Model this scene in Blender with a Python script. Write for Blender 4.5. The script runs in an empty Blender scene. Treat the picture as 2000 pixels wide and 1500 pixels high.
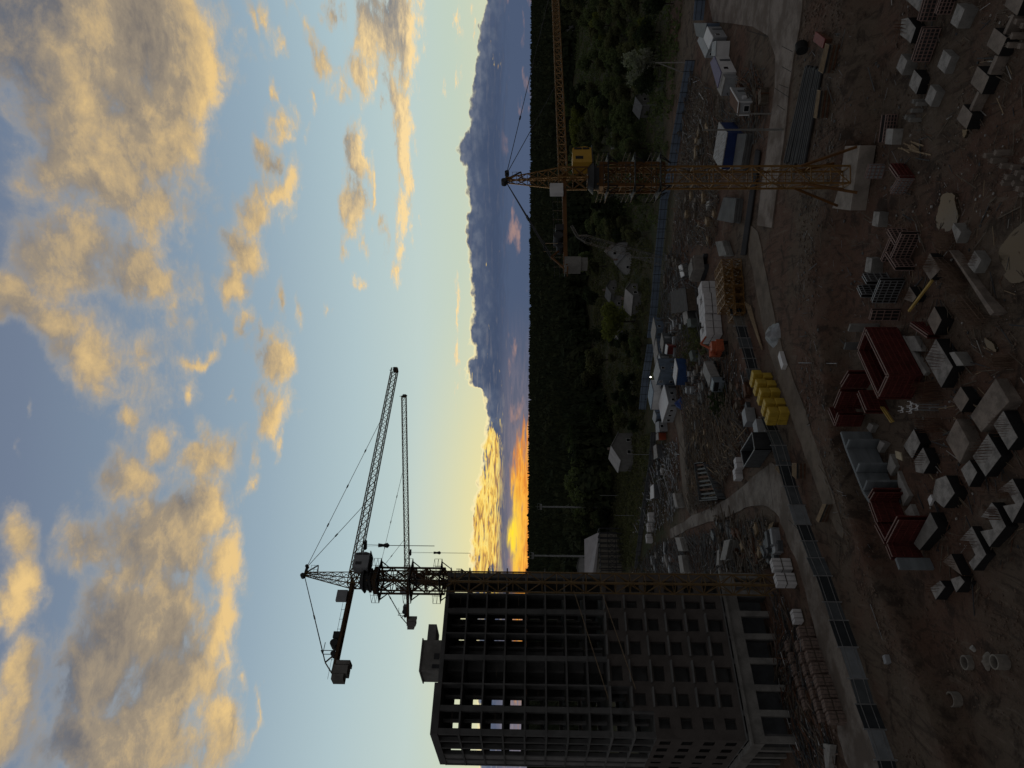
import bpy, bmesh, math, random
import numpy as np
from mathutils import Vector, Matrix, noise
random.seed(7)
R = math.radians
sc = bpy.context.scene
COL = sc.collection

# ---------------------------------------------------------------- camera
FPX, CAMH, PITCH, ROLL = 1400.0, 36.0, R(1.637), 0.0045   # focal length in pixels of a 2000 px frame
_cp, _sp, _cr, _sr = math.cos(PITCH), math.sin(PITCH), math.cos(ROLL), math.sin(ROLL)
def ray(x, y):
    """direction of the sight line through a photograph pixel (the photograph lies on its side)"""
    u, v = 750.0 - y, 1000.0 - x
    u0, v0 = (u*_cr - v*_sr)/FPX, (u*_sr + v*_cr)/FPX
    return Vector((u0, _cp - v0*_sp, _sp + v0*_cp))
def G(x, y, z=0.0):
    """world point of that sight line on the level z"""
    d = ray(x, y); t = (z - CAMH)/d.z
    return Vector((d.x*t, d.y*t, z))
def D(x, y, depth):
    """world point of that sight line at a depth along +Y"""
    d = ray(x, y); t = depth/d.y
    return Vector((d.x*t, depth, CAMH + d.z*t))
cam_d = bpy.data.cameras.new('camera')
cam = bpy.data.objects.new('camera', cam_d); COL.objects.link(cam)
cam_d.sensor_width = 36.0; cam_d.lens = 36.0*FPX/2000.0
cam_d.clip_start = 0.5; cam_d.clip_end = 6000
_up = Vector((0, -_sp, _cp)); _rt = Vector((1, 0, 0)); _bk = -Vector((0, _cp, _sp))
_cx = _rt*_sr - _up*_cr; _cy = _rt*_cr + _up*_sr
cam.matrix_world = Matrix(((_cx.x, _cy.x, _bk.x, 0), (_cx.y, _cy.y, _bk.y, 0), (_cx.z, _cy.z, _bk.z, CAMH), (0, 0, 0, 1)))
sc.camera = cam
sc.view_settings.view_transform = 'Standard'; sc.view_settings.look = 'None'
sc.view_settings.exposure = 0.0; sc.view_settings.gamma = 1.0; sc.view_settings.use_curve_mapping = False
sc.cycles.max_bounces = 6; sc.cycles.diffuse_bounces = 4; sc.cycles.glossy_bounces = 2
sc.cycles.transparent_max_bounces = 8; sc.cycles.caustics_reflective = False; sc.cycles.caustics_refractive = False
def s2l(c):
    return tuple(((v/255.0)/12.92 if v/255.0 <= 0.04045 else ((v/255.0+0.055)/1.055)**2.4) for v in c)
# ---------------------------------------------------------------- sky (world)
class NT:
    """small wrapper that writes shader nodes as expressions"""
    def __init__(s, nt): s.nt = nt
    def new(s, t, **kw):
        n = s.nt.nodes.new(t)
        for k, v in kw.items(): setattr(n, k, v)
        return n
    def put(s, sock, v):
        if v is None: return
        if isinstance(v, bpy.types.NodeSocket): s.nt.links.new(v, sock)
        else: sock.default_value = v
    def m(s, op, a, b=None, c=None, clamp=False):
        n = s.new('ShaderNodeMath', operation=op); n.use_clamp = clamp
        for i, v in enumerate((a, b, c)): s.put(n.inputs[i], v)
        return n.outputs[0]
    def v(s, op, a, b=None, out=0):
        n = s.new('ShaderNodeVectorMath', operation=op)
        s.put(n.inputs[0], a); s.put(n.inputs[1], b)
        return n.outputs['Value' if out == 'v' else 0]
    def comb(s, x, y, z=0.0):
        z = 0.0 if z is None else z
        n = s.new('ShaderNodeCombineXYZ')
        for i, q in enumerate((x, y, z)): s.put(n.inputs[i], q)
        return n.outputs[0]
    def sep(s, a):
        n = s.new('ShaderNodeSeparateXYZ'); s.put(n.inputs[0], a); return n.outputs
    def noise(s, vec, scale=1.0, detail=4.0, rough=0.5, lac=2.0, dist=0.0, out=0):
        n = s.new('ShaderNodeTexNoise'); s.put(n.inputs['Vector'], vec)
        n.inputs['Scale'].default_value = scale; n.inputs['Detail'].default_value = detail
        n.inputs['Roughness'].default_value = rough; n.inputs['Lacunarity'].default_value = lac
        n.inputs['Distortion'].default_value = dist
        return n.outputs[out]
    def rng(s, a, lo, hi, to0=0.0, to1=1.0, smooth=True):
        n = s.new('ShaderNodeMapRange'); n.interpolation_type = 'SMOOTHSTEP' if smooth else 'LINEAR'; n.clamp = True
        for i, q in enumerate((a, lo, hi, to0, to1)): s.put(n.inputs[i], q)
        return n.outputs[0]
    def ramp(s, a, stops, interp='LINEAR'):
        n = s.new('ShaderNodeValToRGB'); n.color_ramp.interpolation = interp; s.put(n.inputs[0], a)
        e = n.color_ramp.elements
        while len(e) < len(stops): e.new(0.5)
        for q, (p, c) in zip(e, stops): q.position = p; q.color = (*c, 1)
        return n.outputs[0]
    def mix(s, f, a, b, mode='MIX'):
        n = s.new('ShaderNodeMix', data_type='RGBA', blend_type=mode); n.clamp_factor = True
        s.put(n.inputs[0], f)
        for i, q in ((6, a), (7, b)):
            s.put(n.inputs[i], (*q, 1) if isinstance(q, tuple) and len(q) == 3 else q)
        return n.outputs[2]
    def curve(s, a, pts):
        n = s.new('ShaderNodeFloatCurve'); s.put(n.inputs['Value'], a)
        c = n.mapping.curves[0]
        while len(c.points) < len(pts): c.points.new(0.5, 0.5)
        for q, p in zip(c.points, pts): q.location = p; q.handle_type = 'AUTO'
        n.mapping.update(); return n.outputs[0]

def azel(x, y):
    d = ray(x, y).normalized()
    return math.degrees(math.atan2(d.x, d.y)), math.degrees(math.asin(d.z))

world = bpy.data.worlds.new('World'); sc.world = world; world.use_nodes = True
SUN_AZ, SUN_EL = azel(1000, 1045)

# cloud masses: place in the photograph (px), half size, turn, depth
CLOUDS = [
 (150,40,310,200,0,1.5),(340,100,125,200,0,1.2),(140,200,150,160,0,.9),(290,250,145,150,0,1.1),(190,330,170,140,0,1.1),
 (290,420,115,110,0,.9),(165,480,120,110,0,.9),(290,545,130,70,35,.8),(345,600,45,45,0,.5),(285,710,70,90,0,.28),(40,570,90,60,0,.7),
 (180,690,90,85,0,.8),(140,620,100,60,0,.7),(247,787,24,26,0,.5),(388,690,20,40,60,.5),(355,768,11,24,0,.4),(0,610,60,30,0,.5),
 (545,185,14,36,0,.45),(552,250,33,48,0,.6),(530,305,42,40,0,.6),(552,372,38,60,20,.7),(505,415,60,60,0,.8),
 (478,490,58,62,0,.8),(455,555,42,55,0,.7),(482,628,26,42,0,.6),(548,580,13,42,0,.5),(430,650,14,20,0,.3),
 (545,700,45,62,0,.8),(535,790,42,66,0,.8),(545,855,14,36,0,.5),(593,620,9,36,0,.3),(515,650,16,30,0,.35),
 (455,805,15,20,30,.45),(447,878,8,16,0,.35),(500,895,14,30,0,.4),(505,950,14,24,0,.4),(515,640,12,24,0,.3),
 (320,860,50,60,-30,.7),(400,900,80,70,0,.7),(270,940,85,80,0,.8),(400,1000,90,90,0,.9),(320,1060,150,110,0,1.1),
 (430,1110,66,90,0,.8),(180,1060,80,80,0,.7),(290,1200,160,120,0,1.1),(415,1240,58,90,0,.8),(200,1310,100,140,0,.9),
 (350,1330,100,110,0,1.),(420,1400,45,90,0,.7),(250,1450,240,110,0,1.1),(470,1330,18,34,0,.4),(500,1380,8,50,0,.3),
 (45,1040,55,60,0,.7),(30,1170,66,120,0,.9),(50,1320,58,110,0,.8),(10,1430,90,100,0,.8),(45,830,9,36,0,.25),
 (600,40,14,52,-20,.4),(628,115,20,80,-22,.5),(660,180,20,44,-12,.5),(612,185,10,24,0,.35),(520,40,22,55,-10,.5),
 (546,78,16,24,0,.45),(650,18,14,30,0,.45),(490,52,16,60,-15,.4),
 (712,80,36,100,0,.75),(700,150,36,55,0,.7),(745,195,10,36,0,.45),(724,60,50,60,0,.7),
 (792,60,34,150,0,.95),(765,50,50,120,0,.8),(785,225,22,120,0,.8),(789,330,17,110,0,.75),(786,430,17,80,0,.7),(776,525,12,42,10,.55),
 (701,305,24,66,0,.75),(690,400,26,72,0,.75),(727,380,9,80,0,.45),(680,485,13,30,0,.45),(704,550,10,16,0,.4),
 (748,440,9,46,0,.4),(726,330,8,40,0,.35),(712,470,9,50,0,.4),
 (870,165,4,20,0,.3),(889,690,9,34,0,.5),(893,610,5,70,0,.4),(893,760,3,56,0,.3),(890,800,4,14,0,.3),
 (897,40,4,44,0,.45),(931,60,3,34,0,.4),(822,435,3,14,0,.25),(897,155,3,24,0,.3),(640,605,4,12,0,.2),
]
# where the low sun reaches the clouds (+) and where they stay grey (-)
ZONES = [(215,1290,110,140,0,-.6),(130,1440,60,160,0,-.8),(30,60,150,130,0,-.7),(300,90,70,100,0,-.55),(265,300,60,60,0,-.5),(350,400,55,70,0,-.6),(250,580,60,60,0,-.4),(345,1240,40,120,0,-.45),(540,310,30,30,0,-.6),
 (790,60,26,130,0,-.9),(690,300,20,60,0,-.5),
 (25,1250,60,230,0,.9),(440,1080,50,150,0,.9),(430,1300,40,220,0,.7),(415,200,36,230,0,.9),(160,190,60,110,-30,.7),(190,300,90,70,0,.5),(20,270,40,50,0,.6),(200,680,60,80,0,.5),(330,900,60,60,0,.6),(560,400,30,90,0,.6),(550,790,30,90,0,.5),(720,130,30,90,0,.5),(812,100,14,150,0,.9)]
# crest of the far cloud bank: photograph y -> x of its top
BANK = [(-200,948),(0,945),(50,936),(100,930),(140,919),(200,915),(245,912),(275,896),(300,893),(330,904),(400,911),
        (450,909),(500,911),(560,917),(600,921),(650,916),(690,921),(715,909),(745,911),(765,938),(800,946),(850,944),
        (900,938),(950,932),(1000,922),(1060,917),(1110,918),(1200,925),(1500,935)]

def build_sky():
    n = NT(world.node_tree)
    bg = n.nt.nodes['Background']
    co = n.new('ShaderNodeTexCoord').outputs['Generated']
    d = n.v('NORMALIZE', co)
    dx, dy, dz = n.sep(d)
    az = n.m('MULTIPLY', n.m('ARCTAN2', dx, dy), 57.29578)
    el = n.m('MULTIPLY', n.m('ARCSINE', dz), 57.29578)
    # clear sky: colour by height, warmer towards the sun
    cl = lambda *c: s2l(c)
    e01 = n.m('DIVIDE', el, 45.0, clamp=True)
    clear = n.ramp(e01, [(0.0, cl(214,214,176)), (0.075, cl(210,214,184)), (0.13, cl(198,211,193)), (0.2, cl(192,209,204)),
                         (0.31, cl(175,196,201)), (0.45, cl(150,171,185)), (0.6, cl(130,149,168)), (0.8, cl(112,126,148)), (1.0, cl(100,112,134))])
    saz = n.m('SUBTRACT', az, SUN_AZ); sel = n.m('SUBTRACT', el, SUN_EL)
    sunr = n.m('SQRT', n.m('ADD', n.m('MULTIPLY', n.m('MULTIPLY', saz, saz), 0.16), n.m('MULTIPLY', sel, sel)))
    glow = n.m('POWER', n.rng(sunr, 9.5, 0.0, smooth=False), 1.6)
    clear = n.mix(n.m('MULTIPLY', glow, 1.1, clamp=True), clear, cl(250,230,150))
    away = n.rng(n.m('ABSOLUTE', saz), 14.0, 40.0)
    clear = n.mix(n.m('MULTIPLY', away, 0.25), clear, n.mix(1.0, clear, (.82,.93,1.02), 'MULTIPLY'))
    # upper clouds
    def field(pa, pe, masses=CLOUDS, add=False):
        acc = None
        for (x, y, rx, ry, rot, w) in masses:
            a0, e0 = azel(x, y)
            ax, ex = azel(x + 4, y); ay, ey = azel(x, y + 4)
            sx = math.hypot(ax - a0, ex - e0)/4*rx; sy = math.hypot(ay - a0, ey - e0)/4*ry
            mp = n.new('ShaderNodeMapping', vector_type='TEXTURE')
            n.put(mp.inputs['Vector'], n.comb(pa, pe, acc))   # third axis chains the masses one after the other
            mp.inputs['Location'].default_value = (a0, e0, 0)
            # local first axis runs down the sky (photograph +x), second to the left (photograph +y)
            ang = math.atan2(ex - e0, ax - a0) - R(rot)
            mp.inputs['Rotation'].default_value = (0, 0, ang)
            mp.inputs['Scale'].default_value = (sx, sy, 1e6)
            ln = n.v('LENGTH', mp.outputs[0], out='v')
            if add:
                f = n.m('MULTIPLY', n.rng(ln, 1.5, 0.2), w)
                acc = f if acc is None else n.m('ADD', acc, f); continue
            f = n.m('MULTIPLY_ADD', ln, -w, w)
            acc = f if acc is None else n.m('SMOOTH_MAX', acc, f, 0.22)
        return acc if add else n.m('MAXIMUM', acc, -0.55)
    def plane(dv):
        x, y, z = n.sep(dv)
        k = n.m('DIVIDE', 1.0, n.m('ADD', n.m('MAXIMUM', z, 0.0), 0.16))
        return n.comb(n.m('MULTIPLY', x, k), n.m('MULTIPLY', y, k), 0.0)
    q = plane(d)
    warp = n.v('SUBTRACT', n.noise(q, 3.0, 3.0, 0.55, out=1), (.5, .5, .5))
    qw = n.v('ADD', q, n.v('MULTIPLY', warp, (.20, .20, .20)))
    # domain warp of the masses so their outlines are ragged
    wv = n.sep(n.v('SUBTRACT', n.noise(q, 5.0, 5.0, 0.6, out=1), (.5, .5, .5)))
    wamp = n.rng(el, 3.0, 30.0, 2.2, 9.0, smooth=False)
    pa = n.m('MULTIPLY_ADD', wv[0], wamp, az); pe = n.m('MULTIPLY_ADD', wv[1], n.m('MULTIPLY', wamp, 0.6), el)
    f0 = field(pa, pe)
    n0 = n.noise(qw, 5.2, 10.0, 0.66)
    n1 = n.noise(n.v('ADD', qw, (0.045*math.sin(R(SUN_AZ)), 0.07, 0.0)), 5.2, 6.0, 0.60)
    f1 = field(n.m('MULTIPLY_ADD', saz, -0.05, pa), n.m('SUBTRACT', pe, n.rng(el, 3.0, 30.0, 0.55, 2.4, smooth=False)))
    nf = n.m('SUBTRACT', n.noise(n.v('ADD', q, n.v('MULTIPLY', warp, (.10, .10, .10))), 21.0, 10.0, 0.72, dist=0.12), 0.5)
    den = n.m('MULTIPLY_ADD', nf, n.rng(el, 5.0, 22.0, 1.25, 0.66), n.m('MULTIPLY_ADD', n.m('SUBTRACT', n0, 0.5), 1.5, f0))
    den1 = n.m('MULTIPLY_ADD', n.m('SUBTRACT', n1, 0.5), 1.5, f1)
    alpha = n.rng(den, n.rng(el, 8.0, 30.0, -0.07, -0.17), n.rng(el, 8.0, 30.0, 0.52, 0.64))
    slope = n.m('SUBTRACT', n.m('MINIMUM', den, 1.7), n.m('MINIMUM', den1, 1.7))
    thick = n.rng(den, 0.05, 1.1)
    lit = n.m('MULTIPLY_ADD', slope, n.rng(el, 8.0, 26.0, 1.0, 0.62), n.m('MULTIPLY_ADD', nf, 1.25, n.m('MULTIPLY_ADD', thick, n.rng(el, 8.0, 26.0, -0.30, -0.26), 0.52)))
    # thick cloud is grey brown above, nearer to slate low down
    low = n.rng(el, 6.0, 22.0, 1.0, 0.0)
    shadow = n.mix(low, n.mix(n.rng(n.noise(q, 1.1, 2.0), 0.40, 0.6), cl(116,109,104), cl(98,104,116)), cl(126,127,130))
    mid = n.mix(low, cl(163,147,124), cl(182,168,146))
    bright = n.mix(low, cl(236,200,136), cl(254,222,162))
    lit = n.m('MULTIPLY_ADD', field(pa, pe, ZONES, True), 0.40, lit)
    c1 = n.mix(n.rng(lit, -0.38, 0.58), shadow, mid)
    ccol = n.mix(n.rng(lit, 0.40, 1.3, smooth=False), c1, bright)
    ccol = n.mix(n.m('MULTIPLY', n.rng(den, 0.42, 0.1), 0.55), ccol, n.mix(low, cl(190,184,172), cl(226,214,190)))
    col = n.mix(n.m('MULTIPLY', alpha, 0.97), clear, ccol)
    # far cloud bank along the horizon
    pts = []
    for y, x in BANK:
        a, e = azel(x, y); pts.append((a, e))
    pts.sort()
    a_lo, a_hi = pts[0][0], pts[-1][0]
    cp = [((a - a_lo)/(a_hi - a_lo), e/10.0) for a, e in pts]
    t = n.m('DIVIDE', n.m('SUBTRACT', az, a_lo), a_hi - a_lo, clamp=True)
    crest = n.m('MULTIPLY', n.curve(t, cp), 10.0)
    pb = n.comb(az, n.m('MULTIPLY', el, 1.6), 3.0)
    puff = n.noise(pb, 1.15, 6.0, 0.55)
    vor = n.new('ShaderNodeTexVoronoi', feature='SMOOTH_F1'); n.put(vor.inputs['Vector'], pb); vor.inputs['Scale'].default_value = 1.3
    vor.inputs['Smoothness'].default_value = 0.4
    bump = n.m('ADD', n.m('MULTIPLY', n.m('SUBTRACT', puff, 0.5), 0.95), n.m('MULTIPLY', n.m('SUBTRACT', 0.35, vor.outputs['Distance']), 0.45))
    dep = n.m('ADD', n.m('SUBTRACT', crest, el), bump)          # depth below the crest in degrees
    balpha = n.rng(dep, 0.0, 0.16)
    patch = n.noise(n.comb(n.m('MULTIPLY', az, 0.35), n.m('MULTIPLY', el, 1.5), 11.0), 1.0, 4.0, 0.6)
    sunny = n.m('MULTIPLY_ADD', n.m('SUBTRACT', patch, 0.5), 2.6, n.rng(n.m('ABSOLUTE', n.m('SUBTRACT', saz, 1.0)), 12.0, 3.0))        # towards the sun
    sunny2 = n.rng(saz, 20.0, 5.0)
    base_hi = n.mix(n.rng(n.m('MULTIPLY_ADD', puff, 1.0, n.m('MULTIPLY', vor.outputs['Distance'], 0.6)), 0.45, 1.0), cl(108,116,132), cl(78,90,114))
    body = n.mix(n.rng(dep, 0.1, 2.2), base_hi, cl(66,79,104))
    streak = n.noise(n.comb(n.m('MULTIPLY', az, 0.45), n.m('MULTIPLY', el, 4.2), 7.0), 1.0, 6.0, 0.6, dist=0.4)
    body = n.mix(n.m('MULTIPLY', n.rng(streak, 0.52, 0.75), n.m('MULTIPLY_ADD', sunny2, 0.45, 0.12)), body, cl(166,156,150))
    rip = n.noise(n.comb(n.m('MULTIPLY', az, 0.55), n.m('MULTIPLY', el, 4.2), 1.0), 1.1, 6.0, 0.58, dist=0.9)
    gold = n.ramp(rip, [(0.28, cl(128,104,88)), (0.42, cl(196,150,84)), (0.5, cl(250,206,98)), (0.58, cl(255,230,132)), (0.7, cl(222,176,100))])
    rag = n.rng(n.m('MULTIPLY_ADD', n.m('SUBTRACT', rip, 0.5), 3.0, n.m('MULTIPLY_ADD', sunny, 1.7, -0.95)), 0.0, 0.5)
    body = n.mix(n.m('MULTIPLY', rag, n.rng(el, 1.9, 2.9)), body, gold)
    # lilac haze strip under the bank, orange near the sun
    under = n.rng(n.m('MULTIPLY_ADD', n.m('SUBTRACT', streak, 0.5), 2.4, el), 3.0, 1.7)
    lil = n.mix(sunny2, cl(76,90,116), n.mix(n.rng(streak, 0.35, 0.65), cl(100,102,118), cl(128,120,130)))
    body = n.mix(under, body, lil)
    pk = n.noise(n.comb(n.m('MULTIPLY', az, 0.30), n.m('MULTIPLY', el, 1.0), 4.0), 1.0, 4.0, 0.55)
    body = n.mix(n.m('MULTIPLY', n.rng(pk, 0.56, 0.72), n.rng(el, 2.6, 1.5)), body, cl(158,130,126))
    orr = n.m('ADD', n.m('MULTIPLY', n.m('MULTIPLY', n.m('SUBTRACT', saz, 2.2), n.m('SUBTRACT', saz, 2.2)), n.rng(saz, -1.0, 3.0, 0.0045, 0.022)), n.m('MULTIPLY', n.m('MULTIPLY', n.m('SUBTRACT', el, 0.8), n.m('SUBTRACT', el, 0.8)), 1.05))
    orr = n.m('ADD', orr, n.m('MULTIPLY', n.m('SUBTRACT', streak, 0.5), 3.2))
    body = n.mix(n.rng(orr, 1.25, 0.1), body, n.mix(n.rng(n.m('SQRT', n.m('ADD', n.m('MULTIPLY', n.m('MULTIPLY', saz, saz), 0.05), n.m('MULTIPLY', sel, sel))), 1.3, 0.1), n.mix(n.rng(rip, 0.40, 0.62), cl(230,142,56), cl(255,180,70)), cl(255,214,80)))
    col = n.mix(balpha, col, body)
    # silver lining along the crest
    rim = n.m('MULTIPLY', n.rng(dep, -0.10, 0.06), n.rng(dep, 0.30, 0.05))
    rim = n.m('MULTIPLY', rim, n.rng(saz, 34.0, 8.0, 0.25, 1.0))
    col = n.mix(n.m('MULTIPLY', rim, 0.85), col, cl(252,236,180))
    # the sun's disc dimmed behind cloud
    core = n.rng(n.m('SQRT', n.m('ADD', n.m('MULTIPLY', n.m('MULTIPLY', saz, saz), 0.10), n.m('MULTIPLY_ADD', n.m('SUBTRACT', rip, 0.5), 0.5, n.m('MULTIPLY', sel, sel)))), 0.55, 0.0)
    col = n.mix(n.m('MULTIPLY', core, 0.9), col, (1.2, 0.84, 0.03))
    # unseen rest of the sky: dark overcast made up to set the ground brightness
    fill_n = n.noise(n.v('MULTIPLY', d, (1, 1, 2)), 2.2, 5.0, 0.55)
    deck = n.mix(fill_n, tuple(c*FILL_LEVEL for c in (.66,.66,.73)), tuple(c*FILL_LEVEL for c in (1.3,1.25,1.2)))
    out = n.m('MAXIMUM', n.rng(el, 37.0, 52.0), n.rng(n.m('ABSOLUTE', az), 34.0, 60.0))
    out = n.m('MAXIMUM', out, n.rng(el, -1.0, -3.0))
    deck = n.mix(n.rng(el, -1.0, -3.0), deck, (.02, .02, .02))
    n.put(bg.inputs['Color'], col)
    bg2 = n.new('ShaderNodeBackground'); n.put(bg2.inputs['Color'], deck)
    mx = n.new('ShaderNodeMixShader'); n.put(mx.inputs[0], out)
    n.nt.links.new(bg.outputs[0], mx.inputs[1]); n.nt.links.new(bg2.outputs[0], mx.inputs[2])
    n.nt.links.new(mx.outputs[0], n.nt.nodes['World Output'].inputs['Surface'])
FILL_LEVEL = 0.126  # level of the made-up unseen overcast, tuned for how bright the ground is
build_sky()
world.cycles.sampling_method = 'MANUAL'; world.cycles.sample_map_resolution = 512
# ---------------------------------------------------------------- materials
MATS = {}
def mat(name, rgb, rough=0.85, var=0.25, scale=1.5, bump=0.0, metal=0.0, spec=0.3, rgb2=None, stretch=(1, 1, 1), fine=0.0, pos=(0.35, 0.68)):
    """plain procedural surface: two tones mixed by noise in object space"""
    if name in MATS: return MATS[name]
    m = bpy.data.materials.new(name); m.use_nodes = True
    n = NT(m.node_tree); b = n.nt.nodes['Principled BSDF']
    b.inputs['Roughness'].default_value = rough; b.inputs['Metallic'].default_value = metal
    b.inputs['Specular IOR Level'].default_value = spec
    if rgb2 is None: rgb2 = tuple(c*(1 - var) for c in rgb)
    co = n.new('ShaderNodeTexCoord').outputs['Object']
    co = n.v('MULTIPLY', co, stretch)
    f = n.noise(co, scale, 5.0, 0.6)
    col = n.mix(n.rng(f, pos[0], pos[1]), rgb, rgb2)
    if fine:
        g = n.noise(co, scale*9, 4.0, 0.7)
        col = n.mix(n.rng(g, 0.45, 0.75, 0.0, fine), col, tuple(c*0.35 for c in rgb))
    n.put(b.inputs['Base Color'], col)
    if bump:
        bn = n.new('ShaderNodeBump'); bn.inputs['Strength'].default_value = bump; bn.inputs['Distance'].default_value = 0.1
        n.put(bn.inputs['Height'], n.noise(co, scale*4, 6.0, 0.65)); n.put(b.inputs['Normal'], bn.outputs[0])
    MATS[name] = m
    return m

# ---------------------------------------------------------------- mesh builder
class MB:
    def __init__(s): s.v = []; s.f = []
    def add(s, vs, fs):
        k = len(s.v); s.v.extend([tuple(p) for p in vs]); s.f.extend([tuple(i + k for i in q) for q in fs]); return s
    def hexa(s, a, b):
        """a, b: lower and upper quad, same winding (counter-clockwise from above)"""
        return s.add(list(a) + list(b), [(3,2,1,0),(4,5,6,7),(0,1,5,4),(1,2,6,5),(2,3,7,6),(3,0,4,7)])
    def box(s, c, size, rz=0.0, rx=0.0, ry=0.0):
        hx, hy, hz = size[0]/2, size[1]/2, size[2]/2
        M = Matrix.Translation(Vector(c)) @ Matrix.Rotation(rz, 4, 'Z') @ Matrix.Rotation(ry, 4, 'Y') @ Matrix.Rotation(rx, 4, 'X')
        q = [(-hx,-hy),(hx,-hy),(hx,hy),(-hx,hy)]
        return s.hexa([M @ Vector((x, y, -hz)) for x, y in q], [M @ Vector((x, y, hz)) for x, y in q])
    def bar(s, p, q, w, h=None, up=(0, 0, 1)):
        p, q = Vector(p), Vector(q); h = h or w; d = (q - p)
        if d.length < 1e-6: return s
        d.normalize(); u = Vector(up)
        if abs(d.dot(u)) > 0.97: u = Vector((1, 0, 0))
        a = d.cross(u).normalized()*w/2; b = a.cross(d).normalized()*h/2
        return s.hexa([p-a-b, p+a-b, p+a+b, p-a+b], [q-a-b, q+a-b, q+a+b, q-a+b])
    def tube(s, p, q, r, n=8, r2=None, cap=True):
        p, q = Vector(p), Vector(q); r2 = r if r2 is None else r2; d = (q - p).normalized()
        u = Vector((0, 0, 1)) if abs(d.z) < 0.95 else Vector((1, 0, 0))
        a = d.cross(u).normalized(); b = d.cross(a)
        vs = []
        for c, rr in ((p, r), (q, r2)):
            for i in range(n):
                t = 2*math.pi*i/n; vs.append(c + a*math.cos(t)*rr + b*math.sin(t)*rr)
        fs = [(i, n + i, n + (i+1) % n, (i+1) % n) for i in range(n)]
        if cap: fs += [tuple(range(n)), tuple(range(2*n-1, n-1, -1))]
        return s.add(vs, fs)
    def prism(s, pts, z0, z1):
        """pts: plan polygon; z1 may be a list"""
        a = 0
        for i in range(len(pts)):
            x0, y0 = pts[i][0], pts[i][1]; x1, y1 = pts[(i+1) % len(pts)][0], pts[(i+1) % len(pts)][1]; a += x0*y1 - x1*y0
        if a < 0: pts = pts[::-1]
        n = len(pts)
        vs = [(p[0], p[1], z0) for p in pts] + [(p[0], p[1], z1) for p in pts]
        return s.add(vs, [tuple(range(n-1, -1, -1)), tuple(range(n, 2*n))] + [(i, (i+1) % n, n + (i+1) % n, n + i) for i in range(n)])
    def path(s, pts, w, h=None):
        for a, b in zip(pts, pts[1:]): s.bar(a, b, w, h)
        return s
    def build(s, name, m, parent=None, loc=None):
        o0 = Vector(loc) if loc is not None else (parent_loc(parent) if parent else Vector((0, 0, 0)))
        me = bpy.data.meshes.new(name)
        arr = np.array(s.v, dtype=np.float64) - np.array(o0) if s.v else np.zeros((0, 3))
        me.from_pydata(arr.tolist(), [], s.f); me.materials.append(m); me.update()
        o = bpy.data.objects.new(name, me); COL.objects.link(o)
        if parent: o.parent = parent
        else: o.location = o0
        return o
WL = {}
def parent_loc(p):
    l = Vector((0, 0, 0))
    while p: l += p.location; p = p.parent
    return l
USED = set()
def tag(o, label, cat, group=None, kind=None):
    if kind: o['kind'] = kind
    if label: o['label'] = label
    if cat: o['category'] = cat
    if group: o['group'] = group
    return o
def thing(name, label, cat, loc, group=None):
    o = bpy.data.objects.new(name, None); o.empty_display_size = 0.3; COL.objects.link(o); o.location = Vector(loc)
    return tag(o, label, cat, group)
def single(mb, name, m, label, cat, group=None, base=None):
    """a thing that is one mesh, origin at its base"""
    if base is None:
        a = np.array(mb.v); base = ((a[:,0].min()+a[:,0].max())/2, (a[:,1].min()+a[:,1].max())/2, a[:,2].min())
    return tag(mb.build(name, m, loc=base), label, cat, group)
def struct(mb, name, m):
    o = mb.build(name, m); o['kind'] = 'structure'; return o
def dup(root, loc, rz=0.0, label=None, group=None, scale=None):
    r = root.copy(); COL.objects.link(r); r.location = Vector(loc); r.rotation_euler = (0, 0, rz)
    if scale: r.scale = scale
    if label: r['label'] = label
    if group: r['group'] = group
    for ch in list(root.children):
        c = ch.copy(); COL.objects.link(c); c.parent = r
        for g in list(ch.children):
            d = g.copy(); COL.objects.link(d); d.parent = c
    return r
ORD = 'first second third fourth fifth sixth seventh eighth ninth tenth eleventh twelfth thirteenth fourteenth fifteenth sixteenth'.split()
def smooth(o):
    for p in o.data.polygons: p.use_smooth = True
    return o

def lattice(mb, p, q, w, bays, wc=0.12, wb=0.06, up=(0, 0, 1), w2=None, style='x', h=None, h2=None, rings=True, tri=False):
    """square (or triangular, apex up) truss between p and q"""
    p, q = Vector(p), Vector(q); d = (q - p).normalized(); u = Vector(up)
    if abs(d.dot(u)) > 0.97: u = Vector((0, 1, 0))
    a = d.cross(u).normalized(); b = a.cross(d).normalized()
    w2 = w if w2 is None else w2; h = w if h is None else h; h2 = (h if w2 == w else w2) if h2 is None else h2
    def cs(t):
        c = p.lerp(q, t); ww = (w + (w2-w)*t)/2; hh = (h + (h2-h)*t)/2
        if tri: return [c - a*ww - b*hh, c + a*ww - b*hh, c + b*hh]
        return [c - a*ww - b*hh, c + a*ww - b*hh, c + a*ww + b*hh, c - a*ww + b*hh]
    k = 3 if tri else 4
    A, B = cs(0), cs(1)
    for i in range(k): mb.bar(A[i], B[i], wc)
    prev = A
    if rings:
        for i in range(k): mb.bar(A[i], A[(i+1) % k], wb)
    for j in range(1, bays + 1):
        cur = cs(j/bays)
        for i in range(k):
            i2 = (i+1) % k
            if rings: mb.bar(cur[i], cur[i2], wb)
            if style == 'x':
                mb.bar(prev[i], cur[i2], wb); mb.bar(prev[i2], cur[i], wb)
            elif (j + i) % 2: mb.bar(prev[i], cur[i2], wb)
            else: mb.bar(prev[i2], cur[i], wb)
        prev = cur
    return mb
CONC = mat('concrete', (.27,.265,.25), .9, .35, .6, .15, fine=.3)
CONC_L = mat('pale concrete', (.38,.37,.35), .9, .30, 1.2, .1, fine=.3)
CONC_D = mat('dark concrete', (.135,.138,.138), .9, .30, .5, .1)
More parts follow.
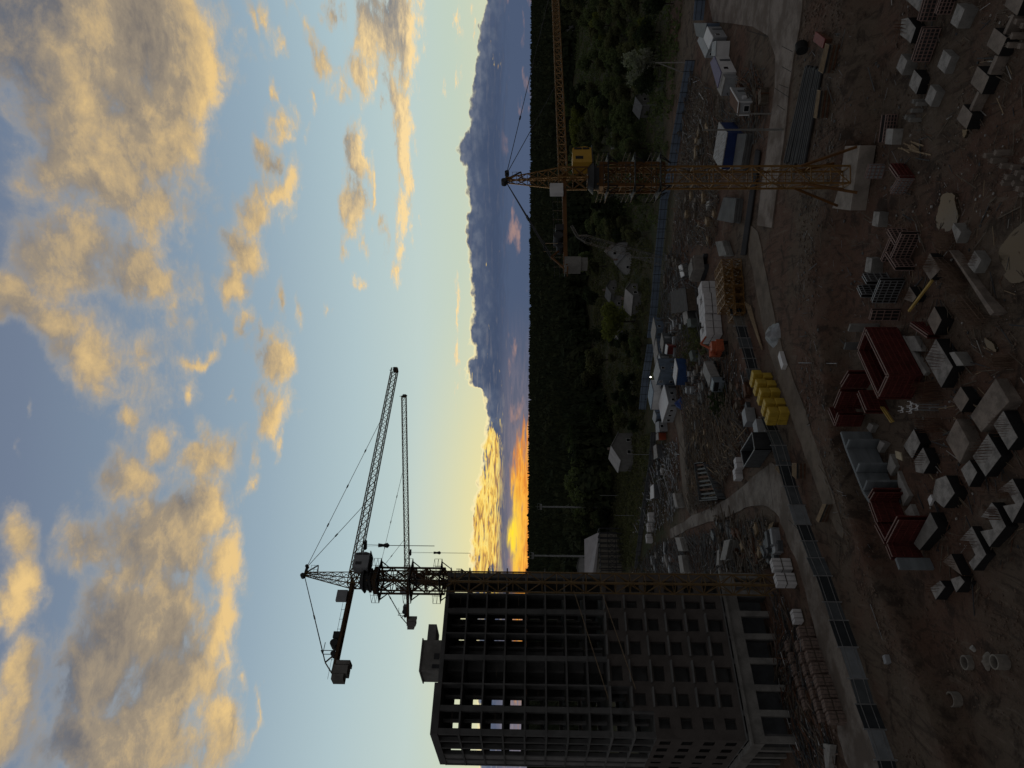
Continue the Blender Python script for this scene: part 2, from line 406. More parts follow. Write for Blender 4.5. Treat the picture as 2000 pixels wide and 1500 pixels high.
TAR = mat('bitumen coat', (.018,.018,.019), .75, .3, 2.0)
CAPTOP = mat('cast concrete top', (.37,.355,.335), .9, .5, 1.1, .15, fine=.6)
CAPSOIL = mat('soiled concrete top', (.29,.245,.21), .95, .45, .8, .1, fine=.5)
YEL = mat('ochre crane paint', (.25,.13,.032), .55, .25, .8, spec=.4)
YEL_D = mat('worn orange crane paint', (.165,.072,.018), .6, .3, .8)
DARKST = mat('dark painted steel', (.045,.048,.052), .6, .3, 1.0)
GREYST = mat('grey galvanised steel', (.30,.31,.32), .55, .25, 1.5, metal=.3)
RUST = mat('rusted steel', (.15,.075,.045), .85, .4, 2.0)
REDF = mat('red formwork paint', (.115,.024,.020), .7, .45, 1.2)
REDRIB = mat('faded formwork steel', (.30,.20,.175), .7, .3, 2.0)
BLACKF = mat('black formwork sheet', (.03,.028,.028), .6, .3, 2.0)
WHITE = mat('white paint', (.74,.75,.76), .6, .12, .8)
GREYP = mat('grey panel', (.34,.36,.38), .6, .2, .8)
DGREY = mat('dark grey panel', (.12,.13,.14), .6, .25, .8)
BLUEP = mat('blue panel', (.035,.08,.22), .55, .25, .8)
PALEB = mat('pale blue sheet', (.18,.24,.33), .5, .25, .8, stretch=(1,1,.2))
PURPLE = mat('violet roof sheet', (.13,.11,.23), .6, .2, .8)
GLASS = mat('dark window glass', (.02,.022,.026), .15, .2, 1.0, spec=.5)
WOOD = mat('raw timber', (.36,.27,.17), .85, .35, 2.0, stretch=(1,1,1), fine=.3)
WOODD = mat('weathered timber', (.16,.13,.10), .9, .4, 2.0, fine=.3)
BRICK = mat('brown brick', (.26,.195,.165), .9, .35, 3.0, fine=.35)
BLOCK = mat('white aerated block', (.70,.70,.71), .85, .15, 1.5, fine=.12)
YPACK = mat('yellow wrapped insulation', (.55,.38,.05), .6, .25, 1.2)
ORANGE = mat('orange machine paint', (.52,.13,.06), .55, .3, 1.5)
GREENR = mat('grey green roof', (.11,.13,.12), .8, .3, 1.0)
REDR = mat('dark red sheet', (.22,.035,.03), .6, .3, 1.0)
TYRE = mat('black rubber', (.02,.02,.02), .9, .2, 2.0)
TARP = mat('blue tarpaulin', (.03,.07,.26), .5, .3, 1.5)
MASON = mat('grey brown block masonry', (.125,.112,.104), .95, .25, .5, .1, fine=.3)
INTER = mat('raw interior concrete', (.26,.26,.26), .95, .3, .5)
# ---------------------------------------------------------------- ground
PIT = -2.5
def _line(pts, z):
    w = [G(x, y, z) for x, y in pts]; w.sort(key=lambda p: p.x)
    return np.array([p.x for p in w]), np.array([p.y for p in w])
BT_X, BT_Y = _line([(1652,-300),(1640,-60),(1640,100),(1645,230),(1628,300),(1612,380),(1585,450),(1572,520),(1585,600),(1604,690),(1612,800),(1630,900),(1655,1000),(1690,1100),(1735,1200),(1790,1320),(1850,1500)], 0)
BF_X, BF_Y = _line([(1745,-300),(1737,0),(1735,200),(1712,300),(1690,420),(1678,520),(1672,600),(1652,700),(1645,800),(1664,900),(1690,1000),(1728,1080),(1780,1200),(1850,1320),(1920,1500)], PIT)
def ground_z(X, Y):
    X = np.asarray(X, float); Y = np.asarray(Y, float)
    t = np.interp(X, BT_X, BT_Y); f = np.interp(X, BF_X, BF_Y)
    f = np.minimum(f, t - 1.5)
    k = np.clip((t - Y)/(t - f), 0, 1); k = k*k*(3-2*k)
    z = PIT*k
    # land rises beyond the village
    r = np.clip(Y - 205 - np.clip(X, -60, 80)*0.5, 0, None)
    z = z + 31.0*(1 - np.exp(-r/420.0))
    return z
def gz(x, y): return float(ground_z(x, y))
def GG(x, y, dz=0.0):
    """photograph pixel to the ground, wherever the ground is"""
    z = 0.0
    for _ in range(12):
        p = G(x, y, z + dz) if ray(x, y).z*1.0 < 0 else None
        z2 = gz(p.x, p.y)
        if abs(z2 - z) < 0.01: break
        z = z*0.4 + z2*0.6
    return G(x, y, z + dz)

def fbm(X, Y, seed, octs=5, base=1.0):
    rng = np.random.RandomState(seed); out = np.zeros_like(X); amp = 1.0; fr = base
    for _ in range(octs):
        for _k in range(3):
            a = rng.uniform(0, 2*math.pi); ph = rng.uniform(0, 6.28, 2)
            u = X*math.cos(a) + Y*math.sin(a); v = -X*math.sin(a) + Y*math.cos(a)
            out += amp*np.sin(u*fr + ph[0] + 1.7*np.sin(v*fr*0.7 + ph[1]))/3
        amp *= 0.5; fr *= 2.05
    return out

def grid(name, xs, ys, m, bumpf):
    X, Y = np.meshgrid(xs, ys); Z = ground_z(X, Y) + bumpf(X, Y)
    v = np.stack([X, Y, Z], -1).reshape(-1, 3); nx = len(xs)
    i = np.arange(len(ys)-1)[:, None]*nx + np.arange(nx-1)[None, :]
    f = np.stack([i, i+1, i+nx+1, i+nx], -1).reshape(-1, 4)
    me = bpy.data.meshes.new(name)
    me.from_pydata(v.tolist(), [], f.tolist()); me.materials.append(m); me.update()
    o = bpy.data.objects.new(name, me); COL.objects.link(o); smooth(o); o['kind'] = 'structure'
    return o

def dirt_mat():
    m = bpy.data.materials.new('site dirt'); m.use_nodes = True
    n = NT(m.node_tree); b = n.nt.nodes['Principled BSDF']; b.inputs['Roughness'].default_value = .95
    b.inputs['Specular IOR Level'].default_value = .15
    co = n.new('ShaderNodeTexCoord').outputs['Object']
    big = n.noise(co, .045, 5, .6); med = n.noise(co, .35, 6, .65, dist=.5); fin = n.noise(co, 4.0, 6, .75)
    col = n.mix(n.rng(big, .42, .58), (.150,.090,.066), (.150,.118,.090))
    rut = n.noise(n.v('MULTIPLY', co, (.9, .16, 1)), 1.0, 5, .6, dist=1.5)
    col = n.mix(n.rng(rut, .52, .66, 0, .65), col, (.060,.045,.036))
    col = n.mix(n.rng(rut, .42, .30, 0, .6), col, (.215,.175,.14))
    col = n.mix(n.rng(med, .50, .66, 0, .85), col, (.050,.038,.031))
    col = n.mix(n.rng(med, .42, .30, 0, .6), col, (.20,.155,.12))
    col = n.mix(n.rng(fin, .55, .72, 0, .7), col, (.035,.028,.023))
    col = n.mix(n.rng(fin, .40, .28, 0, .6), col, (.25,.21,.17))
    # grass and weeds take over away from the site
    sx, sy, sz = n.sep(co)
    gr = n.rng(n.m('ADD', sy, n.m('MULTIPLY', n.m('SUBTRACT', big, .5), 60.0)), 172.0, 205.0)
    grass = n.mix(n.rng(n.noise(co, .12, 6, .7), .35, .65), (.050,.062,.030), (.085,.075,.046))
    grass = n.mix(n.rng(n.noise(co, 1.3, 5, .75), .5, .7, 0, .6), grass, (.018,.022,.012))
    col = n.mix(gr, col, grass)
    n.put(b.inputs['Base Color'], col)
    bn = n.new('ShaderNodeBump'); bn.inputs['Strength'].default_value = .9; bn.inputs['Distance'].default_value = .25
    n.put(bn.inputs['Height'], n.m('ADD', fin, n.m('MULTIPLY', med, 1.5))); n.put(b.inputs['Normal'], bn.outputs[0])
    return m
DIRT = dirt_mat()
def bumps(X, Y):
    near = np.clip((230 - Y)/60, 0, 1)
    pit = np.clip((np.interp(X, BT_X, BT_Y) - Y)/4, 0, 1)
    return near*(0.09 + .17*pit)*fbm(X, Y, 3, 5, .35) + (1-near)*0.6*fbm(X, Y, 5, 4, .05)
xs = np.concatenate([np.linspace(-900, -90, 28)[:-1], np.linspace(-90, 90, 460), np.linspace(90, 900, 28)[1:]])
ys = np.concatenate([np.linspace(20, 48, 12)[:-1], np.geomspace(48, 250, 560), np.linspace(250, 1500, 60)[1:]])
grid('ground', xs, ys, DIRT, bumps)

# ---------------------------------------------------------------- forest
def forest():
    m = bpy.data.materials.new('dark conifer forest'); m.use_nodes = True
    n = NT(m.node_tree); b = n.nt.nodes['Principled BSDF']; b.inputs['Roughness'].default_value = 1.0; b.inputs['Specular IOR Level'].default_value = 0.05
    co = n.new('ShaderNodeTexCoord').outputs['Object']
    f = n.noise(co, .05, 4, .7); g = n.noise(co, .6, 4, .7)
    col = n.mix(n.rng(f, .35, .65), (.034,.046,.027), (.058,.066,.034)); col = n.mix(n.rng(g, .4, .7), col, (.016,.022,.014))
    n.put(b.inputs['Base Color'], col)
    rng = random.Random(11); V = []; F = []
    def conifer(x, y, z, h, r):
        k = 6
        tiers = 4
        a0 = rng.uniform(0, 6.28)
        for t in range(tiers):
            zb = z + h*(0.12 + 0.22*t); zt = z + h*min(1.0, 0.42 + 0.22*t); rr = r*(1 - 0.22*t)*rng.uniform(.85, 1.15)
            i0 = len(V); V.append((x + rng.uniform(-.1, .1), y, zt))
            for i in range(k*2):
                a = a0 + math.pi*i/k; q = rr*(1.0 if i % 2 else .55)*rng.uniform(.8, 1.2)
                V.append((x + math.cos(a)*q, y + math.sin(a)*q, zb + rng.uniform(-.05, .05)*h))
            for i in range(k*2): F.append((i0, i0+1+i, i0+1+(i+1) % (k*2)))
    def broad(x, y, z, h, r):
        for _ in range(5):
            cx, cy, cz = x + rng.uniform(-.5, .5)*r, y + rng.uniform(-.5, .5)*r, z + h*rng.uniform(.45, .85)
            rr = r*rng.uniform(.45, .75); i0 = len(V)
            for i in range(7):
                for j in range(4):
                    th = math.pi*(j + .5)/4; a = 2*math.pi*i/7 + j
                    q = rr*rng.uniform(.75, 1.2); V.append((cx + q*math.sin(th)*math.cos(a), cy + q*math.sin(th)*math.sin(a), cz + q*1.1*math.cos(th)))
            for i in range(7):
                for j in range(3):
                    F.append((i0+i*4+j, i0+i*4+j+1, i0+((i+1) % 7)*4+j+1, i0+((i+1) % 7)*4+j))
                F.append((i0+i*4, i0+((i+1) % 7)*4, i0+((i+2) % 7)*4)); 
    def near_edge(X):      # where the wood begins, closer on the left
        ph = X
        return 330 + 0.0*ph
    cnt = 0
    # rows from near to far, spacing grows with distance
    y = 270.0
    while y < 1050:
        halfw = y*0.62 + 30; step = max(3.2, y*0.0085)
        x = -halfw
        while x < halfw:
            px = x + rng.uniform(-.5, .5)*step; py = y + rng.uniform(-.5, .5)*step*2.2
            kx = px/py
            # edge of the wood seen as an angle: near on the left, far on the right
            edge = np.interp(kx, [-.6, -.25, -.12, 0.0, .05, .16, .25, .35, .6], [300, 290, 285, 300, 320, 345, 380, 430, 440])
            if py > edge + 25*math.sin(px*.05):
                z = gz(px, py); h = rng.uniform(13, 18.5)
                if py > 700: h = rng.uniform(15, 17.6)
                conifer(px, py, z - 1, h, rng.uniform(2.0, 3.2)*(1 + y/1600)) if rng.random() < .8 else broad(px, py, z, h*.8, rng.uniform(3, 4.5)*(1+y/2500))
                cnt += 1
            x += step
        y += step*(1.7 if y < 800 else 1.1)
    me = bpy.data.meshes.new('forest'); me.from_pydata(V, [], F); me.materials.append(m); me.update()
    o = bpy.data.objects.new('forest', me); COL.objects.link(o); o['kind'] = 'stuff'; o['label'] = 'dark conifer forest covering the rise to the horizon'; o['category'] = 'forest'
    return o
forest()

# ---------------------------------------------------------------- sun: low, behind cloud, almost spent
sd = bpy.data.lights.new('sun', 'SUN'); sd.energy = 0.25; sd.angle = R(4.0); sd.color = (1.0, .62, .32)
so = bpy.data.objects.new('sun', sd); COL.objects.link(so)
_d = Vector((math.sin(R(SUN_AZ))*math.cos(R(SUN_EL+.8)), math.cos(R(SUN_AZ))*math.cos(R(SUN_EL+.8)), math.sin(R(SUN_EL+.8))))
so.rotation_euler = _d.to_track_quat('Z', 'Y').to_euler(); so.location = (0, 0, 120)
# ---------------------------------------------------------------- unfinished tower block
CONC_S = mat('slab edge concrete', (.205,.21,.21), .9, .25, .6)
def building():
    C0 = Vector((-47.9, 97.7, 0)); A = Vector((.743, .669, 0)); B = Vector((-.669, .743, 0))
    W = 24.0; DP = 15.0; Z0 = 7.0; FH = 3.0; NF = 14; ZR = Z0 + FH*NF
    P = lambda s, t, z: C0 + A*s + B*t + Vector((0, 0, z))
    root = thing('apartment_tower', 'unfinished concrete tower block with open floors above and blockwork below', 'building', C0)
    def sbox(mb, s0, s1, t0, t1, z0, z1):
        return mb.hexa([P(s0,t0,z0), P(s1,t0,z0), P(s1,t1,z0), P(s0,t1,z0)], [P(s0,t0,z1), P(s1,t0,z1), P(s1,t1,z1), P(s0,t1,z1)])
    rnd = random.Random(4)
    lines = [0, 3.43, 6.78, 10.58, 14.18, 17.7, 20.5, 24.0]
    tl = [0, 3.2, 6.4, 9.6, 12.4, 15.0]
    # floor slabs, each its own part
    for k in range(NF + 1):
        z = Z0 + FH*k
        mb = MB(); sbox(mb, -.12, W + .1, -.12, DP + .1, z - .24, z)
        # balcony slabs of the bays, tapered at one end
        for i in range(7):
            if k < 1 or k >= NF or i in (0,): continue
            s0, s1 = lines[i] + .5, lines[i+1] - .3; out = .95
            if 1 <= k <= 6 and i < 6:
                mb.hexa([P(s0,-out*.55,z-.24), P(s1,-out,z-.24), P(s1,-.205,z-.24), P(s0,-.205,z-.24)], [P(s0,-out*.55,z-.02), P(s1,-out,z-.02), P(s1,-.205,z-.02), P(s0,-.205,z-.02)])
        if k >= NF - 5:   # slab ends run past the last pier
            sbox(mb, W + .102, W + 1.0, 0.2, 2.2, z - .2, z - .02)
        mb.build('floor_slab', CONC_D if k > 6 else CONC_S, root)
    # piers and thin party walls
    for i, s in enumerate(lines):
        wide = .75 if i in (0, 1, 3, 5, 7) else .22
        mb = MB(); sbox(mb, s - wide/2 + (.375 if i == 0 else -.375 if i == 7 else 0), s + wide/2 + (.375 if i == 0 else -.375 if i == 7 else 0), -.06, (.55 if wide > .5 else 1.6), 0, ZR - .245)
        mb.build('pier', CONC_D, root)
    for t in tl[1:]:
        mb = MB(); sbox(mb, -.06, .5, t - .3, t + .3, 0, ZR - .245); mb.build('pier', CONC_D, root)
    # inner frame: columns, core walls and the far elevation with its openings
    mb = MB()
    for s in lines[1:-1]:
        for t in (5.2, 9.8): sbox(mb, s - .15, s + .15, t, t + .9, 0, ZR - .25)
    sbox(mb, 10.8, 13.9, 6.0, 6.2, 0, ZR - .25); sbox(mb, 10.8, 11.0, 6.2, 11.5, 0, ZR - .25); sbox(mb, 13.7, 13.9, 6.2, 11.5, 0, ZR - .25)
    mb.build('inner_frame', INTER, root)
    mb = MB()
    for k in range(NF):
        z = Z0 + FH*k
        for a, b in zip(lines, lines[1:]):
            c = (a + b)/2 + .4; hw = .42
            sbox(mb, a, c - hw, DP - .3, DP - .05, z, z + FH - .245); sbox(mb, c + hw, b, DP - .3, DP - .05, z, z + FH - .245)
            sbox(mb, c - hw, c + hw, DP - .3, DP - .05, z, z + .55); sbox(mb, c - hw, c + hw, DP - .3, DP - .05, z + 2.3, z + FH - .245)
        # gable at the right end
        sbox(mb, W - .25, W - .02, .6, 6.0, z, z + FH - .245); sbox(mb, W - .25, W - .02, 8.0, DP - .31, z, z + FH - .245)
        # side elevation at the back
        sbox(mb, .05, .25, 9.9, DP - .31, z, z + FH - .245)
    mb.build('rear_wall', INTER, root)
    # masonry skin of the lower floors, window holes left open
    mb = MB(); back = MB()
    top = {0: 4, 1: 5, 2: 6, 3: 6, 4: 6, 5: 6, 6: 6}
    t0, t1 = -.20, -.125
    for i in range(7):
        a, b = lines[i], lines[i+1]; e0 = a - (.2 if i == 0 else 0); e1 = b + (.2 if i == 6 else 0)
        for k in range(top[i]):
            z = Z0 + FH*k; zt = z + FH
            tall = (k + (i % 2)) % 2 == 0 and i > 0
            w0, w1 = (a + .7, b - .95) if i > 0 else (a + 1.15, a + 2.65)
            if i == 6: w0, w1 = a + .5, b - 1.1
            z0_, z1_ = z + (.25 if tall else .9), z + 2.45
            for q in ((e0, w0, z, zt), (w1, e1, z, zt), (w0, w1, z, z0_), (w0, w1, z1_, zt)): sbox(mb, q[0], q[1], t0, t1, q[2], q[3])
            for q in ((w0 - .1, w0, z0_, z1_), (w1, w1 + .1, z0_, z1_)): sbox(mb, q[0], q[1], t1 + .002, .5, q[2], q[3])
            sbox(mb, w0 - .1, w1 + .1, t1 + .002, .5, z0_ - .1, z0_); sbox(mb, w0 - .1, w1 + .1, t1 + .002, .5, z1_, z1_ + .1)
            if k < 6: sbox(back, a, b, 3.0, 3.2, z, zt - .245)
    mb.build('masonry_wall', MASON, root); back.build('inner_wall', INTER, root)
    mb = MB(); side = MB()
    for j in range(5):       # the return face
        a, b = tl[j], tl[j+1]
        for k in range(4):
            z = Z0 + FH*k; zt = z + FH
            w0, w1 = a + .8, b - .8
            for q in ((a - (.0 if j else .12), w0, z, zt), (w1, b, z, zt), (w0, w1, z, z + .9), (w0, w1, z + 2.4, zt)): sbox(mb, -.2, -.125, q[0], q[1], q[2], q[3])
            sbox(side, 3.0, 3.2, max(w0, 3.3), w1, z, zt - .245)
    mb.build('side_masonry', MASON, root); side.build('inner_wall', INTER, root)
    # podium: ledge, beam and dark bays between stout piers
    mb = MB(); sbox(mb, -.9, W + 1.0, -.9, -.13, Z0 - .75, Z0 - .45); sbox(mb, -.9, -.13, -.13, DP, Z0 - .75, Z0 - .45); mb.build('ledge', CONC, root)
    mb = MB(); sbox(mb, -.45, W + .4, -.5, -.13, 4.5, Z0 - .76); sbox(mb, -.5, -.14, -.13, DP, 4.5, Z0 - .76)
    mb.build('podium_beam', CONC, root)
    for s in (0, 3.4, 6.8, 10.6, 14.2, 17.7, 21, 23.9):
        mb = MB(); sbox(mb, s - .5, s + .35, -.52, -.07, -.3, 4.49); mb.build('podium_pier', CONC, root)
    for t in (3.2, 6.4, 9.6, 12.8):
        mb = MB(); sbox(mb, -.53, -.08, t - .4, t + .4, -.3, 4.49); mb.build('podium_pier', CONC, root)
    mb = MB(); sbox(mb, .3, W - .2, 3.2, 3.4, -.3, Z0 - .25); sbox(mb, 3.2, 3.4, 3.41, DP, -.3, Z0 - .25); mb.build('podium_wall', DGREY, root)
    # parapet and roof rooms
    mb = MB(); sbox(mb, 6.9, W + .05, -.08, .12, ZR, ZR + .35); sbox(mb, -.08, 6.85, -.1, .12, ZR, ZR + .8); sbox(mb, -.08, .12, .13, DP, ZR, ZR + .8)
    mb.build('parapet', CONC_D, root)
    mb = MB(); sbox(mb, 10.6, 15.3, 5.5, 10.5, ZR + .01, ZR + 3.9); rr = mb.build('roof_room', CONC, root)
    mb = MB(); sbox(mb, 10.9, 11.5, 5.42, 5.49, ZR + .3, ZR + 2.2); sbox(mb, 12.3, 13.2, 5.42, 5.49, ZR + 1.2, ZR + 2.0); mb.build('opening', DARKST, rr)
    mb = MB(); sbox(mb, 15.31, 18.0, 5.8, 10.2, ZR + 2.1, ZR + 3.4); sbox(mb, 10.4, 15.5, 5.3, 10.7, ZR + 3.91, ZR + 4.1); mb.build('roof_slab', CONC, root)
    # hoist ropes and the loose boards at the openings
    mb = MB()
    for s in (17.6, 18.9):
        mb.tube(P(s+3.0, -1.3, 29.5 - (s-17.6)*3), P(s - 13.0, -1.5, 25.3 - (s-17.6)*3), .05, 5)
    mb.build('safety_rope', WOOD, root)
    mb = MB()
    for k in range(NF):
        z = Z0 + FH*k
        for i in range(7):
            if k > 6 and rnd.random() < .45:
                s = rnd.uniform(lines[i] + .6, lines[i+1] - .6); mb.bar(P(s, .3, z + 1.0), P(min(s + rnd.uniform(.6, 2), lines[i+1] - .3), .3, z + 1.0), .05)
    mb.build('guard_rail', WOODD, root)
building()
# ---------------------------------------------------------------- tower cranes
def tower_crane(name, label, base, zb, zs, ztop, jdir, jlen, clen, jz, rot=0.0, cage=None, mw=2.0, paint=YEL, paint2=YEL_D, jw=1.25,
                jrise=0.0, head=0.7, hook=(.3, 12.0, 6.0), base_legs=False, cw='blocks', tie=(.3, .72), cat='tower crane'):
    """base: plan point; zb foot, zs slewing ring, ztop tip of the head, jz jib level"""
    bx, by = base
    root = thing(name, label, cat, (bx, by, zb))
    J = Vector((jdir[0], jdir[1], 0)).normalized(); S = Vector((-J.y, J.x, 0)); Zv = Vector((0, 0, 1))
    c, s = math.cos(rot), math.sin(rot); ax = Vector((c, s, 0))
    at = lambda l, side, z: Vector((bx, by, 0)) + J*l + S*side + Zv*z
    # mast
    mb = MB(); nb = max(6, round((zs - zb)/2.2))
    lattice(mb, (bx, by, zb), (bx, by, zs - .3), mw, nb, .19, .10, up=ax, style='z')
    for k in range(0, nb, 1):        # ladder
        z = zb + (zs - zb)*k/nb
        for q in range(5): mb.bar(Vector((bx, by, z + q*.44)) - ax*.25, Vector((bx, by, z + q*.44)) + ax*.25, .03)
    for sg in (-.25, .25): mb.bar(Vector((bx, by, zb)) + ax*sg, Vector((bx, by, zs - .5)) + ax*sg, .045)
    mb.build('mast', paint_m(paint, paint2), root)
    if base_legs:
        for a in range(4):
            dv = Vector((math.cos(rot + math.pi/4 + a*math.pi/2), math.sin(rot + math.pi/4 + a*math.pi/2), 0))
            mb = MB(); mb.bar(Vector((bx, by, zb + 5.6)) + dv*mw*.70, Vector((bx, by, zb - .05)) + dv*(mw*.7 + 2.3), .24)
            mb.build('base_strut', paint2, root)
    # climbing cage with platforms
    if cage:
        z0, z1 = cage; w = mw + .62
        mb = MB(); lattice(mb, (bx, by, z0), (bx, by, z1), w, max(2, round((z1 - z0)/2.4)), .26, .11, up=ax, style='x')
        ay = Vector((-s, c, 0))
        mb.bar(Vector((bx, by, z1 - .3)) - ax*w*.55, Vector((bx, by, z1 - .3)) + ax*w*.55, w*1.05, .45)
        cg = mb.build('climbing_cage', paint2, root)
        for zz in (z0 + .6, z0 + (z1-z0)*.47, z1 - .9):
            mb = MB(); o = w/2 + .95
            for sg in (-1, 1):
                for (u, v) in ((ax, ay), (ay, ax)):
                    p0 = Vector((bx, by, zz)) + u*sg*o - v*o; p1 = Vector((bx, by, zz)) + u*sg*o + v*o
                    mb.bar(p0 - u*sg*.35, p1 - u*sg*.35, .8, .09)
                    for h in (.55, 1.1): mb.bar(p0 + Zv*h, p1 + Zv*h, .045)
                    for q in range(4):
                        pp = p0.lerp(p1, q/3); mb.bar(pp, pp + Zv*1.1, .045)
                    for q in (0, 1): mb.bar((p0 if q == 0 else p1) - u*sg*.6 - Zv*.02, Vector((bx, by, zz - 1.3)) + u*sg*w/2 + v*(w/2 if q else -w/2), .1)
            mb.build('work_platform', DARKST, root)
    # slewing unit
    mb = MB(); mb.tube((bx, by, zs - .5), (bx, by, zs + .1), mw*.72, 20); mb.tube((bx, by, zs + .1), (bx, by, zs + .75), mw*.95, 20, r2=mw*.60)
    mb.box((bx, by, zs - .72), (mw + .5, mw + .5, .4), rot)
    mb.build('slewing_ring', DARKST, root)
    mb = MB(); a = math.atan2(J.y, J.x)
    lattice(mb, (bx, by, zs + .75), (bx, by, jz + .55), mw*.9, 2, .17, .1, up=S, style='x')
    mb.build('turret', paint, root)
    # head: slim pyramid with its sheaves
    mb = MB(); p0 = at(0, 0, jz + .5); p1 = at(head, 0, ztop)
    lattice(mb, p0, p1, mw*.85, max(4, int((ztop - jz)/1.3)), .12, .055, up=S, w2=.42, style='x')
    hd = mb.build('tower_head', paint, root)
    mb = MB(); mb.tube(p1 + S*.35 + Zv*.25 - J*.3, p1 - S*.35 + Zv*.25 - J*.3, .34, 12); mb.bar(p1 - J*.5, p1 + J*1.3 - Zv*.1, .3, .35); mb.tube(p1 + J*1.25 + S*.3 - Zv*.05, p1 + J*1.25 - S*.3 - Zv*.05, .26, 12)
    mb.bar(p1 + J*.2, p1 + J*1.5 - Zv*1.7, .14); mb.bar(p1 + J*1.5 - Zv*1.7, p1 - Zv*1.9 + J*.1, .14)
    for h in (0, .5, 1.0): mb.bar(p1 + J*1.5 - Zv*(1.7 - h), p1 + J*.2 - Zv*(1.7 - h), .035)
    for h in (.2, .8, 1.5): mb.bar(p1 + J*h - Zv*1.7, p1 + J*h - Zv*.6, .035)
    mb.build('sheave_block', DARKST, hd)
    # jib (triangular, apex up)
    mb = MB(); r0 = at(mw*.5, 0, jz); r1 = at(jlen, 0, jz + jrise)
    nj = int(jlen/1.55)
    lattice(mb, r0, r1, jw, nj, .13, .055, w2=jw*.92, style='x', h=jw*.92, h2=jw*.86)
    jb = mb.build('jib', paint, root)
    mb = MB(); mb.box(r1 + Vector((0, 0, -.1)), (.7, .9, .7), a); mb.bar(r1 + Zv*.5, r1 + Zv*1.0 - J*.1, .12); mb.tube(r1 + S*.5 - Zv*.5, r1 - S*.5 - Zv*.5, .2, 8)
    mb.build('jib_end', DARKST, jb)
    # counter jib: two girders, walkway, winch, ballast
    e = at(-clen, 0, jz + .05)
    mb = MB()
    for sg in (-.62, .62): mb.bar(at(0, sg, jz - .1), e + S*sg, .2, .42)
    for q in range(int(clen/1.6)): mb.bar(at(-q*1.6, -.62, jz - .1), at(-q*1.6, .62, jz - .1), .1)
    cj = mb.build('counter_jib', paint2, root)
    mb = MB()
    mb.bar(at(-1.0, 1.05, jz + .1), e + S*1.05, .75, .05)
    for h in (.55, 1.1): mb.bar(at(-1.0, 1.4, jz + .1 + h), e + S*1.4 + Zv*h, .04)
    for q in range(int(clen/1.5)): mb.bar(at(-1.0 - q*1.5, 1.4, jz + .1), at(-1.0 - q*1.5, 1.4, jz + 1.25), .04)
    mb.build('walkway_rail', DARKST, cj)
    mb = MB(); mb.tube(at(-clen*.70, .7, jz + .75), at(-clen*.70, -.7, jz + .75), .55, 14); mb.box(at(-clen*.62, 0, jz + .6), (.9, 1.5, .9), a); mb.tube(at(-clen*.80, .5, jz + .6), at(-clen*.80, -.5, jz + .6), .38, 12)
    for sg in (-.6, .6): mb.bar(at(-clen*.78, sg, jz), at(-clen*.78, sg, jz + 2.3), .08)
    mb.bar(at(-clen*.78, -.6, jz + 2.3), at(-clen*.78, .6, jz + 2.3), .08); mb.bar(at(-clen*.78, .6, jz + 2.3), at(-clen*.66, .6, jz + 2.3), .08)
    mb.build('winch', DARKST, cj)
    mb = MB(); mb.box(at(-clen*.22, -1.0, jz + .85), (1.7, .5, 1.5), a); mb.build('switch_cabinet', WHITE if name.endswith('yard') else GREYP, cj)
    mb = MB(); q = e + J*.5
    if cw == 'slab': mb.box(q + Zv*-.75, (1.0, 1.6, 1.75), a); mb.box(q + J*.15 + Zv*-2.0, (.8, 1.2, .7), a)
    else: mb.box(q + Zv*-.95, (1.15, 1.7, 2.0), a); mb.box(q - J*1.0 + Zv*-.75, (.75, 1.7, 1.6), a); mb.box(q + J*.95 + Zv*-1.15, (.55, 1.7, 1.9), a)
    mb.build('counterweight', CONC, root)
    mb = MB(); mb.bar(e + Zv*.1, e + J*1.7 + Zv*1.5, .16); mb.bar(e + J*3.2 + Zv*.1, e + J*1.7 + Zv*1.5, .16); mb.bar(e - S*.7 - Zv*.2 - J*.4, e + S*.7 - Zv*.2 - J*.4, .14)
    mb.build('end_bracket', paint2, cj)
    # pendants with their couplings
    def pend(p, q, n, r=.045):
        mb = MB(); mb.tube(p, q, r, 5)
        for i in range(1, n + 1):
            c0 = p.lerp(q, i/(n + 1)); d = (q - p).normalized(); mb.tube(c0 - d*.3, c0 + d*.3, .11, 6)
        mb.build('pendant_rope', DARKST, root)
    tip = p1 + J*1.1
    for t in tie: pend(tip, at(jlen*t, 0, jz + jrise*t + jw*.46), 3 if t > .5 else 1)
    for sg in (-.25, .25): pend(p1 - J*.3, e + J*1.7 + Zv*1.5 + S*sg, 1, .06)
    # cab hung beside the turret under the jib
    return root, at, J, S, a, jb
PM = {}
def paint_m(a, b): return a
